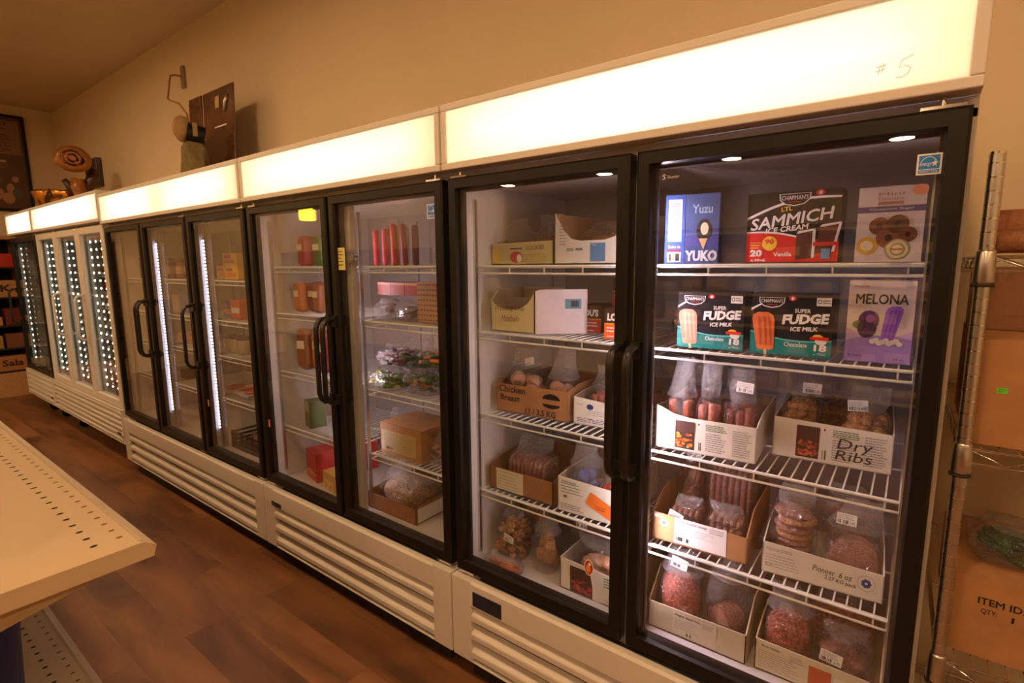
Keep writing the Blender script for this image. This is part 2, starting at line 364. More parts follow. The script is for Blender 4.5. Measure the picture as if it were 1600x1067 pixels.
def cabinet(root, W, ztop, zsb, zbb, doors, dtop=1.775, dbot=.36, fm_=black, fw=.038, handles=(), mull=.03, leds_=(), louv=3, gz=.34,
            badge=None, hm=blackh, tubes=1, tube_mat=tube_warm, shelves=(), dots=(), itop=1.76, soff=.14):
    """root sits at the right front corner of the cabinet; x runs from -W to 0"""
    g = .004; x0 = -W + g; x1 = -g; th = .048; ifl = .372
    b = MB()
    b.box(x0, x0 + th, .065, .77, zbb, itop + .02, white); b.box(x1 - th, x1, .065, .77, zbb, itop + .02, white)
    b.box(x0 + th, x1 - th, .72, .77, zbb, itop + .02, white2)
    b.box(x0, x1, .065, .77, itop, itop + .06, white); b.box(x0 + th, x1 - th, .065, .72, ifl - .05, ifl, white2)
    b.box(x0 + th, x1 - th, .03, .12, zbb, ifl - .05, darkm)
    b.box(x0 + th - .002, x1 - th + .002, .064, .072, ifl - .012, ifl + .004, white2)
    b.build('cabinet_body', root, .002)
    # lit sign box
    b = MB(); t = .022
    b.box(x0, x1, .0, soff, zsb, zsb + t, white); b.box(x0, x1, 0, soff, ztop - t, ztop, white)
    b.box(x0, x0 + t, 0, soff, zsb + t, ztop - t, white); b.box(x1 - t, x1, 0, soff, zsb + t, ztop - t, white)
    b.box(x0 + t, x1 - t, soff - .008, soff, zsb + t, ztop - t, white)
    b.box(x0, x1, soff, .77, itop + .06, itop + .08, white)
    b.build('sign_housing', root, .003)
    b = MB(); b.box(x0 + t, x1 - t, .006, .009, zsb + t, ztop - t, OPAL); b.build('sign_panel', root)
    L_ = (x1 - x0 - 2 * t)
    for i in range(tubes):
        a = x0 + t + L_ * i / tubes; c = x0 + t + L_ * (i + 1) / tubes; k = .075 if tubes == 1 else .11
        b = MB(); zc = (zsb + ztop) / 2
        b.cyl((a + k, .07, zc), (c - k, .07, zc), .013, tube_mat, 8)
        for q, s_ in ((a + k, -1), (c - k, 1)): b.cyl((q, .07, zc), (q + .03 * s_, .07, zc), .011, white2, 8)
        b.build('sign_tube', root)
    # doors
    n = doors; gap = .02; e = .014; dw = (W - 2 * e - gap * (n - 1)) / n
    edges = []
    for i in range(n):
        a = -W + e + i * (dw + gap); c = a + dw; edges.append((a, c))
        b = MB(); yb = .06; y0 = .015; ch = .006
        # frame with a bevelled inner step
        o = [(a, dbot), (c, dbot), (c, dtop), (a, dtop)]; q = [(a + fw, dbot + fw + .008), (c - fw, dbot + fw + .008), (c - fw, dtop - fw), (a + fw, dtop - fw)]
        vs = [(p[0], y0 + .006, p[1]) for p in o]
        sgn = [(1, 1), (-1, 1), (-1, -1), (1, -1)]
        vs += [(p[0] + s_[0] * ch, y0, p[1] + s_[1] * ch) for p, s_ in zip(o, sgn)]
        vs += [(p[0] - s_[0] * .004, y0, p[1] - s_[1] * .004) for p, s_ in zip(q, sgn)]
        vs += [(p[0], y0 + .010, p[1]) for p in q]
        vs += [(p[0], yb, p[1]) for p in q] + [(p[0], yb, p[1]) for p in o]
        fs = []
        for k in range(5):
            for j in range(4): fs.append((k * 4 + j, k * 4 + (j + 1) % 4, (k + 1) * 4 + (j + 1) % 4, (k + 1) * 4 + j))
        for j in range(4): fs.append((20 + j, 20 + (j + 1) % 4, (j + 1) % 4, j))
        b.add(vs, fs, fm_)
        d = b.build('door', root)
        b = MB(); b.box(a + fw, c - fw, .030, .050, dbot + fw + .008, dtop - fw, GLASS); b.build('glass_pane', d)
        b = MB()
        for (p, r_, s_, u_) in ((a + fw, a + fw + .006, dbot + fw, dtop - fw), (c - fw - .006, c - fw, dbot + fw, dtop - fw)): b.box(p, r_, .051, .0625, s_, u_, rubber)
        b.box(a + fw, c - fw, .051, .0625, dtop - fw - .006, dtop - fw, rubber); b.build('gasket', d)
        for side in handles[i] if handles else '':
            handle(d, (c - .013) if side == 'R' else (a + .013), hm)
        hs = (a + .01, a + .08) if (handles and 'R' in handles[i]) else (c - .08, c - .01)
        b = MB(); b.box(hs[0], hs[1], .022, .05, dtop + .001, dtop + .007, chrome); b.cyl(((hs[0] + hs[1]) / 2, .036, dtop + .006), ((hs[0] + hs[1]) / 2, .036, zsb - .001), .005, chrome, 8)
        b.build('hinge', d); b = MB(); b.box(hs[0], hs[1], .022, .05, dbot - .009, dbot - .001, chrome); b.build('hinge', d)
        root_doors.append(d)
    # mullions, lamps
    for i in range(n - 1):
        m_ = edges[i][1] + gap / 2
        b = MB(); b.box(m_ - mull, m_ + mull, .066, .094, ifl, itop, white2)
        if not (leds_ and abs(leds_[0][1]) < .01): b.box(m_ - .012, m_ + .012, .094, .15, ifl, itop, white2)
        b.build('mullion', root, .002)
        for kd, off in leds_: led_mesh(kd, m_ + off, .100 if kd != 'beads' else .085, .50, 1.66, off).build('lamp_or_ghost_strip', root)
    for i in range(n):      # bead lamps in far coolers; later columns are pane reflections built as glowing beads
        for off in dots:
            b = MB(); x = edges[i][0] + off
            b.box(x - .012, x + .012, .083, .087, .50, 1.70, steel if off == dots[0] else CLEAR)
            k = 0
            while k < 20: b.ball((x, .079, .515 + k * .062), (.011 if off == dots[0] else .009, .005, .011 if off == dots[0] else .009), dotm, sub=1); k += 1
            b.build('lamp_or_ghost_strip', root)
    # pilasters
    for i in range(n):
        xa = (-W + .06) if i == 0 else edges[i - 1][1] + gap / 2 + mull + .01
        xb = -.06 if i == n - 1 else edges[i][1] + gap / 2 - mull - .01
        for x in (xa - .004, xb + .004):
            b = MB(); b.box(x - .005, x + .005, .10, .114, ifl + .03, 1.71, steel); b.build('pilaster', root)
            b = MB(); b.box(x - .005, x + .005, .60, .614, ifl + .03, 1.71, white2); b.build('pilaster', root)
        for z in shelves: wire_shelf(root, xa, xb, z)
    # grille
    b = MB(); lx = -W + .095; rx = -.10 if louv == 3 else -.03
    if louv != 3: lx = -W + .03
    b.box(-W + g, lx, 0, .06, zbb, gz, white); b.box(rx, -g, 0, .06, zbb, gz, white)
    bandb = .24 if louv == 3 else gz - .005
    b.prism([(.03, bandb), (.004, bandb), (0, bandb + .006), (0, gz - .008), (.008, gz), (.03, gz)] if louv == 3 else [(.03, bandb), (.0, bandb), (0, gz), (.03, gz)], 'x', lx, rx, white)
    pit = (bandb - zbb - .004) / louv
    for k in range(louv):
        zt = bandb - k * pit - .010 * (louv == 3) - .004 * (louv != 3)
        zb = zt - pit * .66
        b.prism([(.034, zt - .001), (.004, zt - pit * .30), (.001, zt - pit * .36), (.001, zb + .003), (.006, zb), (.034, zb + .012)], 'x', lx, rx, white)
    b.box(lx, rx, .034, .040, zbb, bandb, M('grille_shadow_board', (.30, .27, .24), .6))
    b.box(lx, rx, .0, .034, zbb, zbb + .004, white)
    b.build('grille', root, .0015)
    if badge:
        b = MB(); bx0, bx1, bz0, bz1 = badge; b.box(bx0, bx1, -.003, .002, bz0, bz1, M('dark_blue_badge', (.02, .025, .05), .35)); b.build('nameplate', root, .002)
    # kick base / castors
    if zbb < .08:
        b = MB(); b.box(-W + .06, -.06, .05, .70, ZF + .001, zbb + .004, M('black_kick_base', (.02, .018, .017), .7)); b.build('kick_base', root)
    else:
        for x in (-W + .25, -.35):
            for y in (.16, .66):
                b = MB(); b.cyl((x - .016, y, ZF + .05), (x + .016, y, ZF + .05), .05, rubber, 14); b.box(x - .022, x + .022, y - .03, y + .03, ZF + .05, ZF + .105, M('zinc_fork', (.25, .22, .2), .5, .6))
                b.box(x - .045, x + .045, y - .045, y + .045, ZF + .105, zbb, M('zinc_fork')); b.build('castor', root)
        b = MB(); b.box(-W + .05, -.05, .12, .72, zbb - .03, zbb + .02, darkm); b.build('base_frame', root)
    return edges
root_doors = []
SH = (1.481, 1.247, .943, .647)
fa = thing('display_freezer', 'nearest two-door upright freezer, lit header marked number five, beside the wire rack', 'freezer', (0, 0, 0), group='black-framed two-door freezers')
cabinet(fa, 1.375, 2.009, 1.80, .0154, 2, handles=('R', 'L'), mull=.024, leds_=(('bar', .030), ('dim', -.030)), badge=(-1.268, -1.135, .252, .308), shelves=SH)
DA = root_doors[:]; root_doors.clear()
fb = thing('display_freezer', 'two-door black-framed freezer with yellow note, between the three-door freezer and the nearest one', 'freezer', (-1.375, 0, 0), group='black-framed two-door freezers')
cabinet(fb, 1.375, 2.009, 1.80, .0154, 2, handles=('R', 'L'), mull=.085, leds_=(('dim', .0),), badge=(-1.295, -1.205, .25, .272), shelves=SH)
DB = root_doors[:]; root_doors.clear()
fc = thing('display_freezer', 'three-door black-framed freezer with two bead lamp strips glowing inside', 'freezer', (-2.75, 0, 0))
cabinet(fc, 2.097, 2.009, 1.80, .0154, 3, handles=('R', 'L', 'L'), mull=.045, leds_=(('beads', .058),), shelves=(1.405, 1.17, .955, .695), tubes=2)
DC = root_doors[:]; root_doors.clear()
fd = thing('display_cooler', 'cream-framed three-door drinks cooler with bright lamp dot columns and their modelled ghost reflections', 'cooler', (-4.855, 0, 0))
cabinet(fd, 1.93, 2.046, 1.823, .123, 3, dtop=1.80, dbot=.40, fm_=white, fw=.055, handles=('', 'L', 'L'), mull=.03, dots=(.075, .21, .34), louv=6, gz=.395, hm=white,
        tube_mat=tube_cool, shelves=(1.44, 1.18, .93, .66), badge=(-.14, -.07, .185, .205))
DD = root_doors[:]; root_doors.clear()
fe = thing('display_cooler', 'black-framed cooler with one lamp-dot column at the far end of the row', 'cooler', (-6.79, 0, 0))
cabinet(fe, 1.06, 2.046, 1.823, .123, 1, dtop=1.80, dbot=.40, fw=.05, handles=('L',), mull=.03, dots=(.10,), louv=5, gz=.395, tube_mat=tube_cool,
        shelves=(1.44, 1.18, .93, .66), badge=(-.12, -.05, .185, .205))
DE = root_doors[:]; root_doors.clear()

# marks and small fittings on the cabinets
redm = C(200, 60, 50)
mk = C(190, 110, 90); b = MB()
for st in ([(-.164, 1.872), (-.167, 1.855)], [(-.158, 1.874), (-.161, 1.857)], [(-.171, 1.868), (-.154, 1.870)], [(-.172, 1.860), (-.155, 1.863)],
           [(-.112, 1.880), (-.130, 1.873)], [(-.130, 1.873), (-.133, 1.860), (-.122, 1.863), (-.115, 1.857), (-.118, 1.848), (-.128, 1.842), (-.138, 1.843)]):
    b.tube([(q[0], .0058, q[1]) for q in st], .0006, mk, 5)
b.build('marker_number', fa)
b = MB(); energy_label(b, -.091, -.052, 1.656, 1.696, .0285); b.build('energy_sticker', DA[1])
b = MB(); energy_label(b, -.100, -.056, 1.650, 1.700, .0285); b.build('energy_sticker', DB[1])
b = MB(); b.rect(-.668, -.592, 1.470, 1.562, .0285, C(226, 214, 130)); b.fine(-.660, 1.485, -.602, 1.555, .028, ink, 5, .25); b.build('sticky_note', DB[1])
b = MB(); b.text('S', -.612, 1.700, -.603, 1.712, .0285, M('etched_white', (.7, .68, .66), .6)); b.text('Thunder', -.600, 1.701, -.568, 1.708, .0285, M('etched_white')); b.build('maker_mark', DA[1])
def oval_sticker(door, x, z, rx, rz, cols):
    b = MB(); b.disc(x, .0285, z, rx, rz, paper); b.disc(x, .028, z, rx * .86, rz * .86, cols[0]); b.disc(x - rx * .1, .0275, z - rz * .15, rx * .5, rz * .5, cols[1]); b.disc(x + rx * .2, .0272, z + rz * .45, rx * .3, rz * .2, paper)
    return b.build('round_sticker', door)
oval_sticker(DA[0], -.808, .556, .016, .027, (C(170, 40, 35), C(225, 150, 80)))
oval_sticker(DA[1], -.128, .435, .026, .024, (C(200, 50, 40), C(225, 150, 80)))
b = MB(); b.rect(-1.322, -1.305, .66, .70, .0285, C(222, 130, 90)); b.build('small_sticker', DB[0])
b = MB(); b.rect(-.645, -.628, .66, .70, .0285, C(222, 130, 90)); b.build('small_sticker', DC[2])
def dial(x, z, r, door):
    b = MB(); b.cyl((x, .066, z), (x, .085, z), r, steel, 20); b.cyl((x, .0655, z), (x, .0655 - .003, z), r, steel, 20)
    b.disc(x, .062, z, r * .84, r * .84, M('dial_face', (.7, .68, .62), .4)); b.disc(x, .0616, z, r * .6, r * .6, M('dial_face2', (.35, .33, .3), .4)); b.disc(x, .0612, z, r * .45, r * .45, M('dial_face'))
    b.box(x - r * .5, x + r * .4, .0605, .061, z - .001, z + .0015, C(190, 60, 40)); return b.build('thermometer', door)
dial(-.110, 1.513, .022, fa); dial(-.60, 1.520, .022, fb)

# ------------------------------------------------------------------ goods: builders
def carton(label, x, y, z, w_, d, h, rz=0., ext=None, inn=None, front=None, side_h=None, back_h=None, deco=None, cat='carton', group=None, name='open_carton', rdeco=None):
    """open display carton, local origin at its front left bottom corner; front = [(u, height), ...] top outline of the front wall"""
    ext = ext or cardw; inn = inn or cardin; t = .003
    front = front or [(0, h), (1, h)]; sh = side_h or h; bh = back_h or sh
    r = thing(name, label, cat, (x, y, z), rz, group)
    b = MB()
    b.box(0, w_, 0, d, 0, t, ext)
    o = [(0, 0), (w_, 0)] + [(u * w_, hh) for u, hh in reversed(front)]
    b.prism(o, 'y', 0, t, ext)
    i_ = [(t, t), (w_ - t, t)] + [(t + u * (w_ - 2 * t), hh - .001) for u, hh in reversed(front)]
    b.poly([(p[0], p[1]) for p in reversed(i_)], t + .0006, inn)
    f0 = front[0][1]; f1 = front[-1][1]
    for xx, fh in ((0, f0), (w_ - t, f1)):
        b.prism([(0, 0), (d, 0), (d, sh), (d * .25, sh), (0, fh)], 'x', xx, xx + t, ext)
        b.prism([(t, t), (d - t, t), (d - t, sh - .001), (d * .25, sh - .001), (t, fh - .001)], 'x', (xx + t + .0002) if xx == 0 else xx - .0008, (xx + t + .0008) if xx == 0 else xx - .0002, inn)
    b.prism([(0, 0), (w_, 0), (w_, bh), (0, bh)], 'y', d - t, d, ext)
    b.prism([(t, t), (w_ - t, t), (w_ - t, bh - .001), (t, bh - .001)], 'y', d - t - .0008, d - t - .0002, inn)
    if deco: deco(b, w_, h)
    b.build('carton_body', r)
    return r
def curve_cut(lo, hi, u0, u1, n=8):   # a low front rising at the left or right in a curve
    return [(u0 + (u1 - u0) * i / n, lo + (hi - lo) * (.5 + .5 * math.cos(math.pi * i / n))) for i in range(n + 1)]
def food_photo(b, x0, x1, z0, z1, cols, n=26, y=-.0006, dark=None):
    b.rect(x0, x1, z0, z1, y, dark or C(60, 38, 30))
    w_ = x1 - x0; h = z1 - z0
    for i in range(n):
        c = R.choice(cols); rr = R.uniform(.06, .11) * w_
        b.disc(x0 + R.uniform(.1, .9) * w_, y - .0002 - i * .00001, z0 + R.uniform(.08, .55) * h, rr, rr * .7, c, 7)
def pbox(label, x, y, z, w_, h, d, rz=0., mat=None, deco=None, side=None, cat='box', group=None, name='product_box', side_mat=None):
    """closed box, local origin at its front left bottom corner"""
    r = thing(name, label, cat, (x, y, z), rz, group)
    b = MB(); b.box(0, w_, 0, d, 0, h, mat)
    if side_mat:
        b.face([(-.0004, 0, .001), (-.0004, 0, h - .001), (-.0004, d, h - .001), (-.0004, d, .001)], side_mat)
        b.face([(w_ + .0004, 0, .001), (w_ + .0004, d, .001), (w_ + .0004, d, h - .001), (w_ + .0004, 0, h - .001)], side_mat)
    if deco: deco(b, w_, h)
    if side: b.X = T(0, d, 0, -math.pi / 2); side(b, d, h); b.X = Matrix.Identity(4)
    b.build('box_body', r)
    return r
def film_mesh(w_, d, hb, H, style, seed, wr=.05):
    """clear bag: a soft pillow to height hb, then a gathered neck or a flat fin up to H"""
    vs = []; fs = []; tail = []; n = 40; rows = 16; rt = 9
    def ring(a, c, e, z, ampl, cx=0, cy=0):
        out = []
        for k in range(n):
            t = 2 * math.pi * k / n; ct, st = math.cos(t), math.sin(t)
            x = math.copysign(abs(ct) ** (2 / e), ct); y = math.copysign(abs(st) ** (2 / e), st)
            q = noise.noise(Vector((ct * 2.4 + seed, st * 2.4, z * 24))) + .6 * noise.noise(Vector((ct * 6, st * 6 + seed, z * 45)))
            m = 1 + ampl * q; out.append((cx + x * a * m, cy + y * c * m, z + ampl * .02 * q))
        return out
    for i in range(rows + 1):
        t = i / rows; z = hb * t
        f = min(1, .80 + .8 * t) if t < .3 else 1 - .30 * max(0, (t - .7) / .3) ** 2
        vs += ring(w_ / 2 * f, d / 2 * f, 3.2, z, wr)
    R0 = len(vs)
    for i in range(rows):
        for k in range(n): fs.append((i * n + k, i * n + (k + 1) % n, (i + 1) * n + (k + 1) % n, (i + 1) * n + k))
    fs.append(tuple(range(n))[::-1])
    lean = math.sin(seed * 3.1) * .14 * w_
    for i in range(rt + 1):
        t = i / rt; z = hb + (H - hb) * t
        if style == 'gather': a = .35 * w_ * (1 - t) ** 1.6 + w_ * (.16 + .16 * t); c = d * (.34 * (1 - t) ** 1.5 + .07)
        elif style == 'fin': a = w_ * (.35 + .02 * math.sin(t * 5)) * (1 + .12 * t); c = d * (.34 * (1 - t) ** 1.3 + .03)
        else: a = w_ * .35 * (1 - t) + w_ * .09; c = d * .34 * (1 - t) + d * .08
        tail += ring(a, c, 2.2, z, wr * 1.6 + .10 * t, lean * t, 0)
    tf = []
    for i in range(rt):
        for k in range(n): tf.append((i * n + k, i * n + (k + 1) % n, (i + 1) * n + (k + 1) % n, (i + 1) * n + k))
    return vs, fs, tail, tf
def contents(kind, w_, d, hb, mats, seed):
    b = MB(); rr = random.Random(seed)
    if kind == 'links':
        r = .0125; nx = max(2, int(w_ * .9 / (2 * r))); ny = max(1, int(d * .8 / (2 * r)))
        for i in range(nx):
            for j in range(ny):
                x = -w_ * .43 + r + i * (w_ * .86 - 2 * r) / max(1, nx - 1); y = -d * .38 + r + j * (d * .76 - 2 * r) / max(1, ny - 1); hh = hb * rr.uniform(.86, .98); dx = rr.uniform(-.003, .003)
                b.tube([(x, y, .006), (x, y, .010), (x + dx, y, hh * .5), (x + dx, y, hh - .008), (x + dx, y, hh - .002), (x + dx, y, hh)], [r * .5, r * .9, r, r, r * .8, r * .3], mats[0], 8)
    elif kind == 'nuggets':
        k = int(w_ * d * hb / 1.1e-5); k = min(90, k)
        for i in range(k):
            r = rr.uniform(.011, .017); t = rr.uniform(0, 1) ** .8
            s_ = 1 - .25 * max(0, t - .6) / .4
            b.ball((rr.uniform(-.42, .42) * w_ * s_, rr.uniform(-.42, .42) * d * s_, .014 + t * (hb - .028)), (r, r * .9, r * .85), mats[0], .5, 1.6, 1, rr.random() * 50)
    elif kind == 'patties':        # round patties standing on edge, one behind the other
        k = max(2, int(d * .85 / .018)); rad = min(w_ * .46, hb * .5)
        for i in range(k):
            y = -d * .42 + .012 + i * (d * .84 - .02) / k; x = rr.uniform(-.03, .03) * w_
            b.X = T(x, y, rad + .004, 0, math.pi / 2 + rr.uniform(-.06, .06))
            b.lathe([(rad * .2, -.007), (rad * .86, -.0075), (rad * .98, -.003), (rad, .001), (rad * .93, .006), (rad * .2, .0068)], (0, 0, 0), mats[0], 26)
        b.X = Matrix.Identity(4)
    elif kind == 'stack':          # round patties lying flat
        k = max(2, int(hb * .9 / .017)); rad = min(w_, d * 1.2) * .45
        for i in range(k):
            b.X = T(rr.uniform(-.06, .06) * w_, rr.uniform(-.03, .03) * d, .012 + i * (hb * .92) / k, rr.random() * 6, rr.uniform(-.08, .08), rr.uniform(-.08, .08))
            b.lathe([(rad * .2, -.007), (rad * .9, -.0065), (rad, -.002), (rad * .99, .003), (rad * .9, .007), (rad * .2, .0075)], (0, 0, 0), mats[i % len(mats)], 24)
        b.X = Matrix.Identity(4)
    elif kind == 'mince':
        b.ball((0, 0, hb * .48), (w_ * .46, d * .44, hb * .47), mats[0], .10, 2.2, 4, seed, .75)
        for i in range(int(w_ * hb * 26000)):
            a = rr.uniform(math.pi * 1.02, math.pi * 1.98); zz = rr.uniform(.08, .95); e = (1 - abs(2 * zz - 1) ** 3) ** .4
            b.ball((w_ * .47 * math.cos(a) * e, d * .46 * math.sin(a) * e, hb * zz), (.006, .005, .004), mats[0], .3, 2, 1, i)
    elif kind == 'slabs':
        k = max(2, int(hb * .9 / .022))
        for i in range(k):
            z = .006 + i * hb * .92 / k; t = hb * .92 / k * .86
            for j in range(5):
                x = -w_ * .43 + j * w_ * .174
                b.ball((x + w_ * .085, 0, z + t / 2), (w_ * .092, d * .42, t * .52), mats[0], .12, 1.5, 2, i * 7 + j, .8)
    elif kind == 'bars':           # upright flat packs side by side
        k = max(3, int(w_ / .02))
        for i in range(k):
            x = -w_ * .45 + (i + .5) * w_ * .9 / k
            b.ball((x, 0, hb * .48), (w_ * .40 / k, d * .42, hb * rr.uniform(.42, .48)), mats[i % len(mats)], .10, 1.5, 2, i, .6)
    elif kind == 'chunks':
        k = 11
        for i in range(k):
            b.ball((rr.uniform(-.28, .28) * w_, rr.uniform(-.24, .24) * d, hb * (.2 + .6 * i / k)), (w_ * .21, d * .24, hb * .17), mats[0], .35, 1.4, 3, rr.random() * 40)
    elif kind == 'grain':
        b.ball((0, 0, hb * .47), (w_ * .47, d * .45, hb * .46), mats[0], .12, 1.8, 4, seed, .7)
    return b
CN = {'links': 'sausage_links', 'nuggets': 'breaded_pieces', 'patties': 'meat_patties', 'stack': 'stacked_patties', 'mince': 'minced_meat', 'slabs': 'sausage_slabs', 'bars': 'flat_meat_packs', 'chunks': 'meat_chunks', 'grain': 'seed_filling'}
SEED = [0]
def bag(label, x, y, z, w_, d, hb, H, kind, mat, style='gather', rz=0., rx=0., sticker=None, ry=0., group=None, wr=.05, cat='bag', tail=True):
    SEED[0] += 1; sd = SEED[0] * 1.37
    r = thing('food_bag', label, cat, (x, y, z), rz, group, rx, ry)
    mats = mat if isinstance(mat, (list, tuple)) else [mat]
    contents(kind, w_ * .93, d * .93, hb * .96, mats, SEED[0]).build(CN[kind], r)
    vs, fs, tl, tf = film_mesh(w_, d, hb, H, style, sd, wr)
    b = MB(); b.add(vs, fs, FILM, True); b.build('bag_film', r)
    if tail:
        b = MB(); b.add(tl, tf, FILMT, True); b.build('bag_top', r)
    if sticker:
        sx, sz, rot = sticker[:3]; sw = sticker[3] if len(sticker) > 3 else .045
        b = MB(); b.X = T(sx, -d * .5 - .004 if sz < hb else -d * .28 - .003, sz, 0, -.15 if sz > hb else 0, rot)
        b.box(-sw / 2, sw / 2, 0, .0006, -sw * .32, sw * .32, paper)
        b.fine(-sw * .44, -sw * .02, sw * .4, sw * .27, -.0003, inkg, 3, .3); b.bars(-sw * .42, -sw * .26, sw * .1, -sw * .06, -.0003); b.text('2.95', sw * .16, -sw * .24, sw * .42, -sw * .1, -.0003, ink)
        b.build('price_label', r)
    return r

# ------------------------------------------------------------------ nearest freezer, right door: boxes on the two top shelves
tealc = C(20, 120, 118); blk = M('box_black', (.02, .018, .02), .3); redc = C(214, 48, 36); brownc = C(120, 70, 45); chocl = C(92, 52, 36)
whitec = C(236, 232, 228); yel = C(245, 200, 60); purp = C(132, 84, 190); purl = C(196, 170, 224); bluec = C(60, 92, 170); skyc = C(120, 160, 200); orng = C(238, 110, 40)
def arc_pts(x0, x1, z0, z1, n=10, bow=.02): return [(x0 + (x1 - x0) * i / n, z0 + (z1 - z0) * i / n + bow * math.sin(math.pi * i / n)) for i in range(n + 1)]
def band(b, top, bot, y, m):
    for i in range(len(top) - 1): b.poly([bot[i], bot[i + 1], top[i + 1], top[i]], y, m)
def maker(b, x, z, s_, y=-.0012):
    b.poly([(x - s_, z + s_ * .34), (x + s_, z + s_ * .34), (x + s_ * .96, z - s_ * .1), (x + s_ * .6, z - s_ * .42), (x, z - s_ * .54), (x - s_ * .6, z - s_ * .42), (x - s_ * .96, z - s_ * .1)][::-1], y, whitec)
    b.poly([(x - s_ * .93, z + s_ * .30), (x + s_ * .93, z + s_ * .30), (x + s_ * .9, z - s_ * .08), (x + s_ * .56, z - s_ * .36), (x, z - s_ * .47), (x - s_ * .56, z - s_ * .36), (x - s_ * .9, z - s_ * .08)][::-1], y - .0002, blk)
    b.text("CHAPMAN'S", x - s_ * .84, z - s_ * .10, x + s_ * .84, z + s_ * .20, y - .0005, whitec, .01)
    b.rect(x - s_ * .4, x + s_ * .4, z - s_ * .27, z - s_ * .22, y - .0005, redc)
    b.disc(x + s_ * 1.55, y, z + s_ * .28, s_ * .3, s_ * .22, redc, 10); b.disc(x + s_ * 1.55, y - .0003, z + s_ * .28, s_ * .14, s_ * .14, whitec, 6)
def lolly(b, x0, z0, w_, h, tilt, m, m2, y=-.0012):
    def q(u, v): return (x0 + u * w_ + v * h * tilt, z0 + v * h)
    b.poly([q(.44, -.14), q(.56, -.14), q(.56, .05), q(.44, .05)], y, C(222, 190, 140))
    o = [q(.12, .04), q(.2, 0), (q(.8, 0)), q(.88, .04), q(1, .8), q(.94, .93), q(.75, 1), q(.3, 1.0), q(.06, .93), q(0, .8)]
    b.poly(o, y - .0002, m)
    for u in (.28, .52, .74): b.poly([q(u, .12), q(u + .08, .12), q(u + .1, .88), q(u - .02, .88)], y - .0005, m2)
def fudge(bare):
    def f(b, w_, h):
        y = -.0006
        band(b, arc_pts(0, w_, h * .36, h * .26, 10, -.012), [(w_ * i / 10, 0) for i in range(11)], y, tealc)
        band(b, arc_pts(0, w_, h * .38, h * .29, 10, -.012), arc_pts(0, w_, h * .36, h * .26, 10, -.012), y - .0002, C(90, 190, 185))
        band(b, arc_pts(0, w_ * .36, h * .75, h * .93, 6, .004), arc_pts(0, w_ * .36, h * .71, h * .92, 6, .004), y - .0003, whitec)
        maker(b, w_ * .26, h * .87, w_ * .165)
        lolly(b, w_ * .06, h * .07, w_ * .29, h * .62, -.10, C(214, 112, 60) if bare else C(214, 134, 108), C(180, 84, 42) if bare else C(226, 160, 138))
        b.text('SUPER', w_ * .55, h * .70, w_ * .74, h * .765, y - .0008, whitec, .02)
        b.text('FUDGE', w_ * .40, h * .50, w_ * .96, h * .665, y - .0008, whitec, .05, .1, h * .04)
        b.text('ICE MILK', w_ * .51, h * .40, w_ * .83, h * .465, y - .0008, whitec, .03, .1, h * .02)
        b.text('Chocolate', w_ * .44, h * .15, w_ * .72, h * .22, y - .0008, whitec, .01)
        b.text('18', w_ * .80, h * .10, w_ * .95, h * .21, y - .0008, whitec, .04); b.text('x 75mL', w_ * .80, h * .04, w_ * .95, h * .075, y - .0008, whitec)
        b.disc(w_ * .84, y - .0006, h * .32, w_ * .065, h * .05, yel, 14); b.disc(w_ * .88, y - .0009, h * .26, w_ * .07, h * .055, whitec, 14); b.rect(w_ * .75, w_ * .97, h * .28, h * .33, y - .0012, redc)
        b.rect(w_ * .80, w_ * .97, h * .82, h * .95, y - .0004, whitec); b.disc(w_ * .835, y - .0007, h * .885, w_ * .025, h * .035, blk, 10); b.disc(w_ * .835, y - .0009, h * .885, w_ * .017, h * .024, whitec, 10); b.fine(w_ * .87, h * .85, w_ * .96, h * .92, y - .0007, ink, 2)
    return f
def frosty_side(b, d, h): b.fine(d * .1, h * .1, d * .9, h * .9, -.0006, inkg, 8)
pbox('black and teal ice milk box with a pink-brown lolly, left one of the two', -.602, .152, 1.2475 + .006, .176, .155, .095, .02, blk, fudge(False), group='fudge ice milk boxes', cat='ice cream box')
pbox('black and teal ice milk box with an orange-brown bitten lolly, beside the purple box', -.410, .160, 1.2475 + .006, .186, .156, .095, -.02, blk, fudge(True), group='fudge ice milk boxes', cat='ice cream box')
